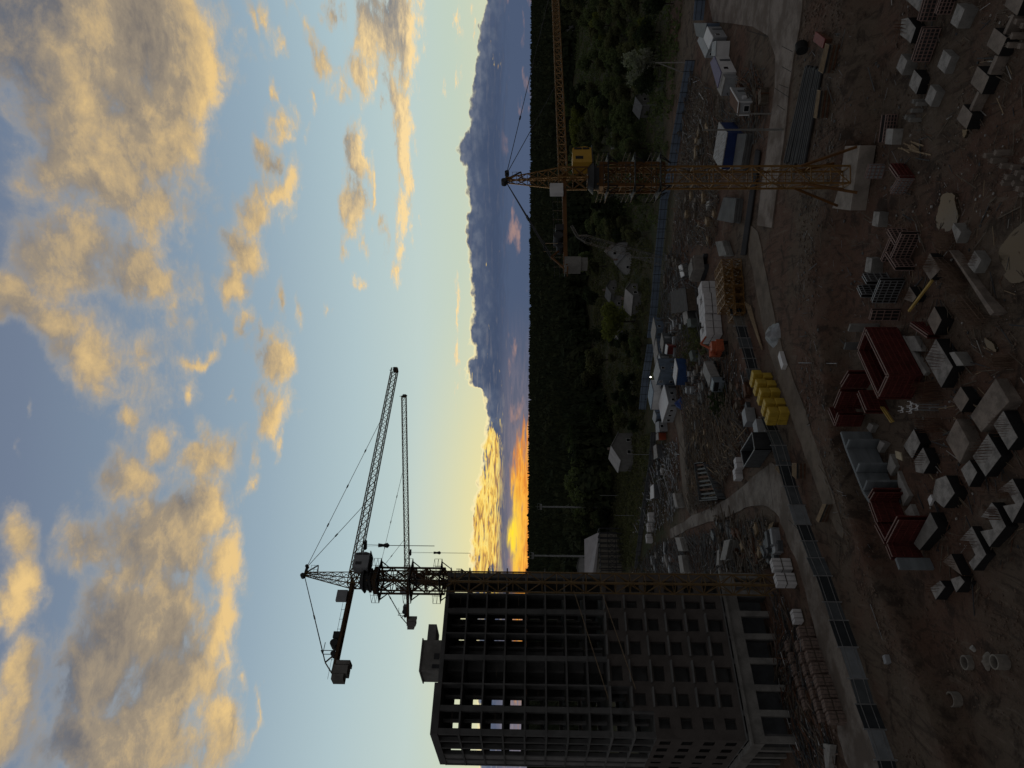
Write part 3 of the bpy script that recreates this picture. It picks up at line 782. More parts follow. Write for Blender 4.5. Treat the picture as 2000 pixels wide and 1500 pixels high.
def crane_cab(root, at, J, S, a, l, side, z, size, body, facing=1):
    L, Wd, H = size
    c = at(l, side, z)
    pr = [(-L/2, 0), (L/2*.82, 0), (L/2, H*.30), (L/2*.86, H*.93), (L/2*.70, H), (-L/2, H)]
    mb = MB()
    for sg in (1,):
        lo = [c + J*x + S*(-Wd/2) + Vector((0, 0, y)) for x, y in pr]; hi = [c + J*x + S*(Wd/2) + Vector((0, 0, y)) for x, y in pr]
        n = len(pr); mb.add(lo + hi, [tuple(range(n)), tuple(range(2*n-1, n-1, -1))] + [(i, n+i, n+(i+1) % n, (i+1) % n) for i in range(n)])
    cb = mb.build('cab', body, root)
    for sg in (-1, 1):
        mb = MB(); o = S*(sg*(Wd/2 + .012))
        for x0, x1, y0, y1 in ((L*.30, L*.425, H*.50, H*.90), (L*.30, L*.425, H*.10, H*.46), (-L*.30, -L*.12, H*.45, H*.85)):
            q = [c + J*x0 + Vector((0,0,y0)) + o, c + J*x1 + Vector((0,0,y0)) + o, c + J*x1 + Vector((0,0,y1)) + o, c + J*x0 + Vector((0,0,y1)) + o]
            q2 = [p + S*(sg*.02) for p in q]
            mb.add(q + q2, [(0,1,2,3), (7,6,5,4), (0,4,5,1), (1,5,6,2), (2,6,7,3), (3,7,4,0)])
        mb.build('window', GLASS, cb)
    mb = MB(); mb.box(c + J*(-.1) + Vector((0, 0, -.07)), (L*1.1, Wd*1.25, .12), a); mb.build('cab_floor', DARKST, cb)
    return cb
def crane_hook(root, at, l, z, drop, chain, jz):
    tr = MB(); tr.box(at(l, 0, z - .85), (1.3, 1.0, .35), 0); tr.build('trolley', DARKST, root)
    mb = MB()
    for sg in (-.25, .25): mb.tube(at(l, sg, z - .9), at(l, sg*.4, z - drop), .025, 4)
    mb.build('hoist_rope', DARKST, root)
    mb = MB(); p = at(l, 0, z - drop)
    mb.tube(p + Vector((0, 0, .1)), p - Vector((0, 0, .65)), .32, 8, r2=.22); mb.tube(p - Vector((0, 0, .6)), p - Vector((0, 0, 1.3)), .2, 8, r2=.42); mb.tube(p - Vector((0, 0, 1.3)), p - Vector((0, 0, 1.6)), .42, 8, r2=.12)
    mb.tube(p - Vector((0, 0, 1.6)), p - Vector((0, 0, 1.6 + chain)), .055, 5)
    mb.build('hook_block', DARKST, root)

OCH = mat('dull ochre crane paint', (.20,.125,.05), .65, .35, .8); OCH_D = mat('dark rusty crane paint', (.10,.055,.025), .7, .35, .8)
# the near crane in front of the block
t = tower_crane('tower_crane', 'ochre tower crane standing against the unfinished block, jib reaching away over it', (-29.3, 106.0), 0.0, 60.6, 70.0, (.71, .705), 45.0, 14.2, 62.6,
    rot=R(62), cage=(48.8, 59.4), hook=None, paint=OCH, paint2=OCH_D, head=.9, jw=1.3)
crane_cab(*t[:5], 2.1, -1.45, 60.15, (2.7, 1.7, 2.3), GREYP)
crane_hook(t[0], t[1], 6.0, 62.6, 3.0, 7.0, 62.6)
# the one behind it
t = tower_crane('tower_crane', 'far dark tower crane behind the unfinished block, jib nearly level', (-46.5, 170.0), 0.0, 63.2, 72.4, (.992, -.128), 44.0, 11.5, 65.6,
    rot=R(20), cage=(52.0, 62.0), hook=None, paint=OCH, paint2=OCH_D, head=.4, jw=1.15, tie=(.22, .60))
crane_cab(*t[:5], 1.9, -1.3, 63.2, (2.2, 1.5, 2.0), GREYP)
crane_hook(t[0], t[1], 6.5, 65.6, 6.5, 7.0, 65.6)
# the yellow one over the pit
CR3 = (24.3, 84.7)
zb3 = -.5
t = tower_crane('tower_crane_yard', 'yellow tower crane over the foundation pit with a yellow cab', CR3, zb3, 28.9, 39.2, (.822, .57), 62.0, 14.6, 32.5,
    rot=R(2), cage=(20.8, 28.3), hook=None, head=-.35, jw=1.05, jrise=.5, cw='slab', base_legs=True, mw=2.0)
t[0].name = 'tower_crane'
crane_cab(*t[:5], 2.35, -.75, 29.15, (2.9, 1.7, 2.25), mat('yellow cab paint', (.62,.36,.045), .5, .12, .8))
# ---------------------------------------------------------------- foundation pit
def zz(ox, oy, s=6.667): return lambda pts: [(ox + a/s, oy + b/s) for a, b in pts]
Z1, Z2, Z3, Z4, Z5, Z6, Z0_ = zz(1700, 0), zz(1640, 400), zz(1600, 600), zz(1700, 700), zz(1600, 800), zz(1700, 900), zz(1500, 0, 4)
prnd = random.Random(21)
def pile_cap(px, label, top=CAPTOP, side=CONC, zt=-1.45, zb=PIT - .4, bars=0, group='cast pile caps in the foundation pit'):
    pts = [G(x, y, zt) for x, y in px]
    cx = sum(p.x for p in pts)/len(pts); cy = sum(p.y for p in pts)/len(pts)
    r = thing('foundation_block', label, 'pile cap', (cx, cy, PIT), group)
    mb = MB(); mb.prism([(p.x, p.y) for p in pts], zb, zt - .012); mb.build('body', side, r)
    mb = MB(); mb.prism([((p.x - cx)*.985 + cx, (p.y - cy)*.985 + cy) for p in pts], zt - .011, zt); mb.build('top_face', top, r)
    if bars:
        mb = MB(); q = [Vector((p.x, p.y, zt)) for p in pts]; n = bars
        c = [q[0], q[1], q[len(q)//2], q[-1]]
        for i in range(n):
            for j in range(n):
                u, v = .12 + .5*i/(n-1), .12 + .55*j/(n-1)
                p = c[0].lerp(c[1], u).lerp(c[3].lerp(c[2], u), v)
                p = p + Vector((prnd.uniform(-.02, .02), prnd.uniform(-.02, .02), 0)); mb.bar(p - Vector((0, 0, .1)), p + Vector((prnd.uniform(-.03, .03), 0, prnd.uniform(.75, 1.0))), .03)
        mb.build('starter_bars', RUST, r)
    return r
def plan_wall(px, zt, zb, th, m, away=1):
    """wall under a top edge given in the photograph, thickness to the far side"""
    pts = [G(x, y, zt) for x, y in px]; mb = MB()
    for a, b in zip(pts, pts[1:]):
        d = (b - a); d.z = 0; d.normalize(); nrm = Vector((-d.y, d.x, 0))
        if nrm.y*away < 0: nrm = -nrm
        o = nrm*th
        mb.prism([(a.x, a.y), (b.x, b.y), (b.x+o.x, b.y+o.y), (a.x+o.x, a.y+o.y)], zb, zt)
    return mb, pts
def formwork(px, label, zt=.85, zb=PIT + .45, red=REDF, rib=REDRIB, step=.32, group='red wall formwork in the pit', gap=.42, rows=4):
    """two braced panels a wall's thickness apart"""
    P = [G(x, y, zt) for x, y in px]
    c = (P[0] + P[-1])/2
    r = thing('wall_formwork', label, 'formwork', (c.x, c.y, zb), group)
    for a, b in zip(P, P[1:]):
        d = b - a; L = d.length; d = d/L; nrm = Vector((-d.y, d.x, 0))
        if nrm.y < 0: nrm = -nrm
        for k, off in enumerate((0, gap)):
            mb = MB(); o = nrm*off
            mb.bar(a + o + Vector((0,0,(zb-zt)/2)), b + o + Vector((0,0,(zb-zt)/2)), .09, zt - zb - .004); mb.build('panel', red if k == 0 or red is not REDF else red, r)
            mb = MB(); sgn = -1 if k == 0 else 1
            n = max(2, int(L/step))
            for i in range(n + 1):
                q = a + d*(L*i/n) + o + nrm*sgn*.08; mb.bar(q + Vector((0, 0, zb - zt)), q, .05, .07)
            for j in range(rows):
                h = (zb - zt)*(.12 + .8*j/max(1, rows-1)); q = nrm*sgn*.15 + Vector((0, 0, h)) + o
                mb.bar(a + q, b + q, .07, .09)
            mb.build('rib', MATS['deep red steel'] if red is REDF else rib, r)
            mb = MB(); mb.bar(a + o + Vector((0, 0, .032)), b + o + Vector((0, 0, .032)), .11, .06); mb.build('top_rail', rib, r)
    return r
mat('deep red steel', (.155,.034,.028), .7, .4, 1.2)
GREYF = mat('dark grey formwork', (.055,.057,.06), .7, .3, 1.2)
cap_defs = [
 (Z1([(405,248),(490,228),(592,362),(522,568),(470,515),(385,455)]), 'cast pile cap with black sides and a ragged mesh edge beside the upper formwork trench', CAPTOP, TAR, 4),
 (Z1([(405,700),(480,790),(412,980),(332,885)]), 'small grey pile cap farthest back of the group of four near the upper trench', CAPTOP, CONC, 0),
 (Z1([(570,905),(672,1020),(595,1228),(497,1110)]), 'pale topped pile cap with tar black sides between two grey sided ones', CAPTOP, TAR, 0),
 (Z1([(785,1100),(862,1190),(787,1392),(707,1305)]), 'grey pile cap next to the row of bare pile heads', CAPTOP, CONC, 0),
 (Z1([(952,645),(1055,740),(965,960),(867,865)]), 'grey sided pile cap with cracks across its top, by the end of the open trench', CAPTOP, CONC, 0),
 (Z1([(1135,42),(1228,118),(1130,372),(1038,295)]), 'long grey sided pile cap with a hose around its foot', CAPTOP, CONC, 0),
 (Z1([(400,-30),(560,-150),(700,-60),(632,155),(490,22)]), 'rebar covered pile cap cut by the picture edge above the trench', CAPTOP, TAR, 4),
 (Z1([(1612,360),(1778,490),(1670,722),(1510,590)]), 'mud stained brown pile cap joined by a tie beam on either side', CAPSOIL, TAR, 0),
 (Z1([(1395,860),(1548,1000),(1450,1228),(1300,1080)]), 'pile cap with planks lying on its top in the row of tie beams', CAPSOIL, TAR, 0),
 (Z0_([(1525,815),(1597,890),(1550,1010),(1472,930)]), 'end pile cap of the tie beam row beside the small puddle', CAPSOIL, TAR, 0),
 (Z1([(1745,75),(1790,-60),(2010,-40),(1910,205)]), 'big reddish pile cap in the corner of the picture', CAPSOIL, TAR, 0),
 (Z2([(445,85),(522,95),(495,290),(418,268)]), 'narrow grey pile cap marked with dark scrawls below the crane base', CAPTOP, CONC, 0),
 (Z2([(350,680),(425,700),(400,892),(322,870)]), 'narrow grey pile cap with a dark stain, against the black grid formwork', CAPTOP, CONC, 0),
 (Z2([(1480,235),(1580,355),(1520,500),(1462,310)]), 'small grey pile cap standing at the edge of the rectangular puddle', CAPTOP, CONC, 0),
 (Z2([(1755,595),(1845,715),(1755,890),(1660,780)]), 'grey pile cap with starter bars near the large puddle', CAPTOP, CONC, 4),
 (Z2([(1175,630),(1315,840),(1180,985),(1075,820)]), 'pile cap full of starter bars at the end of the yellow beam', CAPSOIL, TAR, 6),
 (Z2([(910,1065),(1000,1200),(950,1270),(835,1230)]), 'small pile cap with bars behind the yellow beam', CAPSOIL, TAR, 4),
 (Z3([(1500,-10),(1595,165),(1500,360),(1405,170)]), 'reddish topped pile cap right of the big red shaft formwork', CAPSOIL, TAR, 0),
 (Z3([(1520,410),(1742,775),(1590,1050),(1378,670)]), 'large pile cap with a stained top in front of the red shaft formwork', CAPTOP, TAR, 5),
 (Z3([(1690,590),(1760,580),(1882,755),(1790,765)]), 'low grey block against the large stained pile cap', CONC_L, CONC, 0),
 (Z4([(565,920),(650,1100),(545,1310),(430,1140)]), 'muddy pile cap between the shoring posts and the retaining wall', CAPTOP, TAR, 0),
 (Z4([(685,1160),(775,1350),(690,1500),(590,1480),(570,1330)]), 'pile cap with a square hatch mark, beside the muddy one', CAPTOP, TAR, 4),
 (Z4([(1530,980),(1705,1270),(1500,1540),(1330,1280)]), 'bright pile cap with dark splashes and bar rows', CAPTOP, TAR, 5),
 (Z4([(1730,680),(1920,1030),(1795,1195),(1600,860)]), 'bright pile cap crossed by a thin dark rod', CAPTOP, TAR, 4),
 (Z4([(1120,785),(1290,1100),(1160,1370),(980,1060)]), 'dull brown earth topped pile cap between the bright ones', CAPSOIL, CAPSOIL, 0),
 (Z4([(1630,260),(1810,560),(1440,960),(1300,750)]), 'very large brown pile cap near the middle of the pit', CAPSOIL, CAPSOIL, 0),
 (Z4([(1175,365),(1285,530),(1180,700),(1070,540)]), 'low brown pile cap behind the very large brown one', CAPSOIL, TAR, 0),
 (Z6([(1290,-10),(1390,150),(1285,340),(1175,110)]), 'pile cap with cables lying across it', CAPTOP, TAR, 0),
 (Z6([(985,190),(1100,420),(955,615),(800,480),(850,240)]), 'speckled pile cap half buried in earth behind the white sheet', CAPTOP, TAR, 0),
 (Z6([(1850,230),(2005,520),(1850,810),(1725,590),(1890,560),(1790,400),(1650,390)]), 'bright notched pile cap, the one closest to the picture edge', CAPTOP, TAR, 5),
 (Z6([(1650,620),(1765,855),(1550,1125),(1430,920),(1600,890),(1530,740),(1440,730),(1580,540)]), 'bright notched pile cap in the middle of the three notched ones', CAPTOP, TAR, 5),
 (Z6([(1320,850),(1510,1220),(1340,1430),(1280,1330),(1370,1230),(1280,1040),(1160,1030)]), 'bright notched pile cap, the leftmost of the three notched ones', CAPTOP, TAR, 5),
 (Z6([(1050,1210),(1130,1370),(1190,1490),(940,1310)]), 'dim low pile cap behind the leftmost notched one', CAPSOIL, TAR, 3),
 (Z6([(780,670),(880,870),(640,1165),(560,1080)]), 'long footing under the last red formwork wall', CONC, TAR, 0),
 (zz(1500,1125,4)([(1500,0),(1537,45),(1470,128),(1425,25)]), 'lone pale pile cap on the bare earth left of the pit', CAPTOP, TAR, 0),
 (zz(1500,1125,4)([(1345,35),(1385,85),(1310,185),(1268,95)]), 'lone pile cap with grooves in its top on the bare earth', CAPTOP, TAR, 3),
]
for px, lab, tm, sm, nb in cap_defs: pile_cap(px, lab, tm, sm, bars=nb)
# tie beams between the caps of the row
for px, lab in ((Z1([(1840,185),(1870,200),(1752,450),(1722,435)]), 'tie beam between the brown pile cap and the reddish corner cap'),
                (Z1([(1395,1185),(1420,1205),(1310,1450),(1280,1430)]), 'tie beam between the plank strewn pile cap and the end cap'),
                (Z1([(1620,720),(1665,735),(1560,975),(1520,955)]), 'dark tie beam between the brown cap and the plank strewn cap'),
                (Z2([(1420,590),(1470,640),(2010,1400),(1960,1440)]), 'long reddish tie beam running past the rows of starter bars')):
    mb = MB(); mb.prism([tuple(G(x, y, -1.55)[:2]) for x, y in px], PIT - .3, -1.55)
    single(mb, 'tie_beam', CAPSOIL, lab, 'concrete beam', 'tie beams between pile caps')
# rows of bare pile heads
hd = [(1783,198),(1790,203),(1780,216),(1768,229),(1776,234)] + [(1923,304),(1936,314),(1943,298),(1954,324),(1957,357),(1975,327),(1984,338),(1978,358),(1986,369),(1996,348),(1964,346),(1998,312),(1995,380)] + [(1983,42),(1995,50),(1975,70),(1990,90),(1968,88)]
for i, (x, y) in enumerate(hd):
    zt = -1.3 + prnd.uniform(-.3, .25); p = G(x, y, zt); mb = MB()
    rz = prnd.uniform(.4, 1.2)
    mb.box((p.x, p.y, (zt + PIT - .4)/2), (.36, .36, zt - PIT + .4), rz); 
    for k in range(4): mb.bar((p.x + .1*math.cos(k*1.57+rz), p.y + .1*math.sin(k*1.57+rz), zt - .05), (p.x + .12*math.cos(k*1.57+rz), p.y + .12*math.sin(k*1.57+rz), zt + .25), .025)
    single(mb, 'concrete_pile', CAPSOIL if i > 4 else CONC, 'square concrete pile head standing in a cluster on the pit floor near the picture corner' if 5 <= i < 18 else ('square concrete pile head in the short row beside the grey pile caps' if i < 5 else 'square concrete pile head below the tie beam row at the picture edge'), 'pile head', 'bare pile heads')
# formwork
formwork(Z1([(700,372),(558,800)]), 'open formwork trench with two pale rails beside the grey pile caps', -.9, PIT, GREYF, REDRIB)
formwork(Z1([(735,-60),(640,270)]), 'formwork trench with pale rails running out of the picture', -.9, PIT, GREYF, REDRIB)
formwork(Z1([(930,-20),(860,180)]), 'short dark formwork panel beside the long grey pile cap', -1.2, PIT, BLACKF, REDRIB, gap=.3)
formwork(Z2([(630,320),(745,515)]), 'rusty formwork piece, the near arm of the H shaped set', -.6, PIT, BLACKF, REDRIB, gap=.3)
formwork(Z2([(680,430),(550,735)]), 'rusty formwork piece, the far long arm of the H shaped set', -.6, PIT, BLACKF, REDRIB, gap=.3)
formwork(Z2([(815,380),(675,690)]), 'rusty formwork piece, the long middle arm of the H shaped set', -.6, PIT, BLACKF, REDRIB, gap=.3)
formwork(Z2([(600,600),(738,812)]), 'rusty formwork piece, the last arm of the H shaped set', -.6, PIT, BLACKF, REDRIB, gap=.3)
formwork(Z2([(308,900),(365,1000)]), 'black grid formwork stood on edge beside the stained narrow cap', .1, PIT, BLACKF, GREYST, gap=.3)
formwork(Z2([(240,1055),(295,1170)]), 'black grid formwork leaning at the foot of the earth bank', .3, PIT, BLACKF, GREYST, gap=.3)
formwork(Z2([(540,985),(425,1270)]), 'long dark formwork panel behind the black grid', .0, PIT, BLACKF, GREYST, gap=.3)
formwork(Z2([(435,1370),(400,1500)]), 'dark formwork panel next to the big shaft', .5, PIT, BLACKF, REDRIB, gap=.3)
# the lift shaft form: a closed ring of panels
S_ = Z3([(515,560),(615,290),(910,890),(785,1160)])
formwork([S_[1], S_[2]], 'tall dark red shaft formwork, its long side facing the pit', 1.2, -2.1, rows=6, gap=.35)
formwork([S_[2], S_[3]], 'tall dark red shaft formwork, its short end wall with a toothed edge', 1.2, -2.1, rows=6, gap=.35)
formwork([S_[3], S_[0]], 'tall dark red shaft formwork, the back wall with double rails', 1.2, -2.1, rows=6, gap=.3)
formwork([S_[0], S_[1]], 'dark red shaft formwork, the narrow upper end', 1.2, -2.1, rows=5, gap=.3)
mb = MB(); mb.prism([tuple(G(x, y, -2.1)[:2]) for x, y in Z3([(1095,370),(1130,390),(1410,845),(1375,890)])], PIT - .2, -2.0); single(mb, 'footing', CONC_L, 'pale concrete footing along the foot of the red shaft formwork', 'footing')
mb = MB(); mb.prism([tuple(G(x, y, -2.0)[:2]) for x, y in Z3([(1140,380),(1250,372),(1355,575),(1215,570)])], PIT - .2, -1.9); single(mb, 'footing', CONC_L, 'pale square footing in front of the red shaft formwork', 'footing')
formwork(Z3([(1195,205),(1415,360)]), 'low red formwork panel leaning beside the pale square footing', -1.4, PIT, REDF, REDRIB, gap=.25)
# walls left of it
mb, pts = plan_wall(Z3([(410,232),(380,320)]), .7, PIT, .3, CONC); single(mb, 'concrete_wall', CONC, 'short grey concrete wall stub above the red shaft formwork', 'concrete wall')
mb, pts = plan_wall(Z3([(352,475),(325,555)]), .8, PIT, .3, CONC); single(mb, 'concrete_wall', CONC_D, 'dark short wall stub left of the shaft formwork', 'concrete wall')
formwork(Z3([(393,870),(290,1040)]), 'small red formwork wall with an orange bracket, nearest the shaft', .9)
formwork(Z3([(290,1100),(205,1310)]), 'red formwork wall set back beside the orange brackets', .9)
formwork(Z3([(515,1090),(620,1340)]), 'low inner red formwork wall between the shaft and the brackets', .3)
formwork(Z3([(130,1310),(215,1510)]), 'red formwork wall at the corner by the haul road', .9)
formwork(Z5([(262,70),(215,205)]), 'red formwork wall closing the end of the grey retaining wall', .85)
# retaining wall with counterforts
top = Z5([(285,285),(350,490),(440,715),(575,1055),(660,1190)])
mb, pts = plan_wall(top, .85, PIT, .35, CONC)
ret = thing('retaining_wall', 'long blue grey cast retaining wall with three cross walls', 'concrete wall', (pts[0].x, pts[0].y, PIT))
RETM = mat('fresh blue grey concrete', (.225,.255,.275), .85, .35, .5, .08, stretch=(.35,.35,1.6))
mb.build('wall_panel', RETM, ret)
for a, b in (((390,390),(350,490)), ((522,700),(480,805)), ((622,925),(575,1045))):
    q = Z5([a, b]); pa, pb = G(*q[0], .85), G(*q[1], .85)
    mb = MB(); mb.bar(pa + Vector((0,0,(PIT-.85)/2)), pb + Vector((0,0,(PIT-.85)/2)), .28, .84 - PIT); mb.build('counterfort', RETM, ret)
for q in ([(790,400),(855,440),(780,560),(750,500)], [(920,575),(1000,740),(930,860),(880,770)], [(1020,795),(1170,1120),(1090,1250),(1020,950)], [(650,170),(705,205),(665,300),(615,240)], [(1190,1230),(1270,1430),(1180,1430),(1110,1330)]):
    mb = MB(); mb.prism([tuple(G(x, y, -2.0)[:2]) for x, y in Z5(q)], PIT - .2, -2.0); mb.build('footing', CONC_L, ret)
formwork(Z5([(722,1075),(655,1190)]), 'red formwork wall continuing the grey retaining wall', .85)
formwork(Z6([(0,520),(100,795)]), 'long red formwork wall with wide panels left of the retaining wall', .85)
formwork(Z6([(75,800),(200,1040)]), 'red formwork wall with a stepped end', .85)
formwork(Z6([(375,770),(215,1075)]), 'broad red formwork wall with a double pale rail, the nearest of the set', .85)
formwork(Z6([(225,1085),(290,1250)]), 'last red formwork wall before the bare concrete', .85)
mb, pts = plan_wall(Z6([(335,1260),(385,1400)]), .8, PIT, .35, CONC); single(mb, 'concrete_wall', RETM, 'bare grey wall stub at the end of the red formwork', 'concrete wall')
# wall forms in front of the crane base
formwork(zz(1500,0,4)([(795,1290),(765,1395)]), 'grey box formwork in front of the crane base, its upper side', -.7, PIT, GREYP, REDRIB, gap=.3)
formwork(zz(1500,0,4)([(955,1285),(1030,1390)]), 'rusty ribbed box formwork in front of the crane base', -1.0, PIT, REDF, REDRIB, gap=.3)
formwork(zz(1500,0,4)([(1030,1395),(960,1510)]), 'grey box formwork in front of the crane base, its lower side', -1.0, PIT, GREYP, REDRIB, gap=.3)
formwork(zz(1500,0,4)([(925,895),(895,1110)]), 'low grey formwork tray beside the loose planks', -1.3, PIT, GREYF, REDRIB, gap=.9)
mb = MB(); mb.prism([tuple(G(x, y, -1.4)[:2]) for x, y in zz(1500,0,4)([(925,1005),(980,1005),(965,1130),(912,1125)])], PIT - .2, -1.4); single(mb, 'concrete_block', CONC_L, 'white block standing in the low formwork tray', 'concrete block')
# starter bar fields
def bars(px, nu, nv, label, h=1.5, m=RUST):
    P = [G(x, y, PIT + .1) for x, y in px]; mb = MB()
    for i in range(nu):
        for j in range(nv):
            u, v = i/(nu-1), j/(nv-1); p = P[0].lerp(P[1], u).lerp(P[3].lerp(P[2], u), v); p = p + Vector((prnd.uniform(-.03,.03), prnd.uniform(-.03,.03), 0))
            mb.bar(p - Vector((0,0,.2)), p + Vector((prnd.uniform(-.04,.04), prnd.uniform(-.04,.04), h*prnd.uniform(.85, 1.05))), .032)
    for v in (0, .33, .66, 1):
        for z in (.4, .9):
            mb.bar(P[0].lerp(P[3], v) + Vector((0,0,z)), P[1].lerp(P[2], v) + Vector((0,0,z)), .03)
    return single(mb, 'rebar_cage', m, label, 'rebar cage', 'upright reinforcement in the pit')
REB = mat('pale rusty bars', (.24,.165,.12), .8, .3, 2.0)
bars(Z2([(1400,690),(1560,850),(1720,1040),(1480,930)]), 9, 14, 'upright rebar between the yellow beam and the long tie beam', m=REB)
bars(Z2([(1540,850),(1700,1050),(1640,1180),(1480,1010)]), 8, 10, 'upright rebar behind the long tie beam, middle field', m=REB)
bars(Z2([(1700,1180),(1950,1480),(1850,1620),(1650,1350)]), 9, 12, 'upright rebar at the lower end of the long tie beam', m=REB)
bars(Z2([(1350,350),(1450,560),(1500,600),(1520,420)]), 6, 8, 'upright rebar around the small cap at the puddle', m=REB)
bars(Z4([(1700,-20),(1880,-60),(1840,120),(1730,110)]), 8, 9, 'upright rebar tied to the tie beam end near the picture edge', m=REB)
bars(Z4([(330,270),(600,330),(640,560),(480,620)]) if False else Z4([(690,340),(900,300),(960,520),(800,560)]), 8, 9, 'dark upright rebar cage beside the shoring posts', m=RUST)
bars(Z4([(720,780),(930,780),(990,950),(800,960)]), 7, 8, 'dark upright rebar cage framed by a pale rail', m=RUST)
# shoring posts with cross heads
for i, (a, b) in enumerate((((1060,1330), 'leftmost'), ((1170,1340), 'second'), ((1250,1300), 'third'), ((1175,1265), 'hindmost'))):
    q = Z3([a])[0]; p = G(q[0], q[1], .3); mb = MB()
    r = thing('shoring_post', 'steel shoring post with a forked white head, %s of the four by the shaft' % b, 'prop', (p.x, p.y, PIT), 'shoring posts in the pit')
    mb.tube((p.x, p.y, PIT), (p.x, p.y, -.9), .06, 8); mb.tube((p.x, p.y, -.9), (p.x, p.y, .1), .04, 8); mb.box((p.x, p.y, PIT + .01), (.3, .3, .03)); mb.build('tube', GREYST, r)
    mb = MB()
    for k in range(2):
        d = Vector((math.cos(.5 + k*1.57), math.sin(.5 + k*1.57), 0))*.32; c = Vector((p.x, p.y, .14)); mb.bar(c - d, c + d, .07); mb.bar(c + d, c + d + Vector((0,0,.28)), .06); mb.bar(c - d, c - d + Vector((0,0,.28)), .06)
    mb.build('fork_head', WHITE, r)
# loose timber and sheets
def plank(pa, pb, w, h, m, name, label, cat, z=PIT + .3, group=None):
    mb = MB(); mb.bar(G(*pa, z), G(*pb, z), w, h); return single(mb, name, m, label, cat, group)
YTIM = mat('yellow beam paint', (.50,.34,.09), .7, .25, 1.0)
plank(Z2([(1205,985)])[0], Z2([(902,1385)])[0], .2, .2, YTIM, 'timber_beam', 'long yellow timber beam bridging two pile caps', 'beam', -1.0)
plank(Z3([(805,1300)])[0], Z3([(940,1500)])[0], .12, .2, YTIM, 'timber_beam', 'yellow beam leaning on the end of the shaft, upper of the pair', 'beam', -1.2)
plank(Z3([(835,1300)])[0], Z3([(965,1490)])[0], .12, .2, YTIM, 'timber_beam', 'yellow beam leaning on the end of the shaft, lower of the pair', 'beam', -1.3)
for i in range(9):
    x = prnd.uniform(1758, 1785); y = 276 + i*1.8
    plank((x, y), (x + prnd.uniform(14, 20), y + prnd.uniform(3, 12)), .12, .05, WOOD, 'plank', 'loose pale board in the small heap beside the grey formwork tray', 'board', PIT + .15 + i*.04, 'loose boards in the small heap')
plank((1754,289), (1818,302.5), .14, .06, WOOD, 'plank', 'single long board lying beyond the small heap of boards', 'board', PIT + .2)
plank((1813,922), (1823,936), .15, .08, WOOD, 'plank', 'short pale board between two pile caps', 'board', PIT + .2)
mb = MB(); mb.prism([tuple(G(x, y, -1.6)[:2]) for x, y in Z5([(985,535),(1060,560),(1078,665),(1000,630)])], -1.72, -1.6); single(mb, 'plywood_sheet', mat('plywood', (.55,.48,.34), .8, .2, 2.), 'square sheet of new plywood beside the retaining wall', 'plywood')
mb = MB(); mb.prism([tuple(G(x, y, -1.7)[:2]) for x, y in Z6([(780,440),(810,500),(770,585),(745,500)])], -1.95, -1.7); single(mb, 'box', WHITE, 'small white sheet on a brown box between the caps', 'box')
mb = MB(); mb.bar(G(1560,708.5,gz(*G(1560,708.5,0)[:2])+.2), G(1634,710,-.6), .09); single(mb, 'pole', GREYST, 'thin grey pole lying on the bank above the shaft', 'pole')
# base slab of the yellow crane
mb = MB(); mb.prism([tuple(G(x, y, -.55)[:2]) for x, y in ((1640,286),(1680,284),(1661,411),(1622,406))], -2.3, -.55); single(mb, 'crane_base_slab', mat('sandy concrete', (.36,.32,.28), .9, .3, .7, .1, fine=.3), 'thick square concrete slab under the yellow crane', 'concrete slab')
# standing water
def water_mat():
    m = bpy.data.materials.new('muddy water'); m.use_nodes = True; n = NT(m.node_tree); b = n.nt.nodes['Principled BSDF']
    b.inputs['Base Color'].default_value = (.075,.060,.042,1); b.inputs['Roughness'].default_value = .12; b.inputs['Specular IOR Level'].default_value = .3
    return m
WATER = water_mat()
def organic(px, it=2, amp=2.0, seed=3):
    rng = random.Random(seed); q = list(px)
    for k in range(it):
        o = []
        for a, b in zip(q, q[1:] + q[:1]):
            j = lambda: rng.uniform(-amp, amp)/(k + 1)
            o.append((a[0]*.75 + b[0]*.25 + j(), a[1]*.75 + b[1]*.25 + j())); o.append((a[0]*.25 + b[0]*.75 + j(), a[1]*.25 + b[1]*.75 + j()))
        q = o
    return q
for px in ([(1838,376),(1862,376),(1868,398),(1870,428),(1858,452),(1830,452),(1826,430),(1834,400)], [(2040,408),(1990,438),(1960,475),(1943,500),(1958,540),(1985,560),(2040,520)], [(1920,655),(1935,668),(1948,682),(1942,690),(1925,678)], [(1878,252),(1890,252),(1886,268),(1878,270)]):
    mb = MB(); mb.prism([tuple(G(x, y, PIT + .16)[:2]) for x, y in organic(px, 3, 2.2)], PIT - .3, PIT + .16); struct(mb, 'water', WATER)
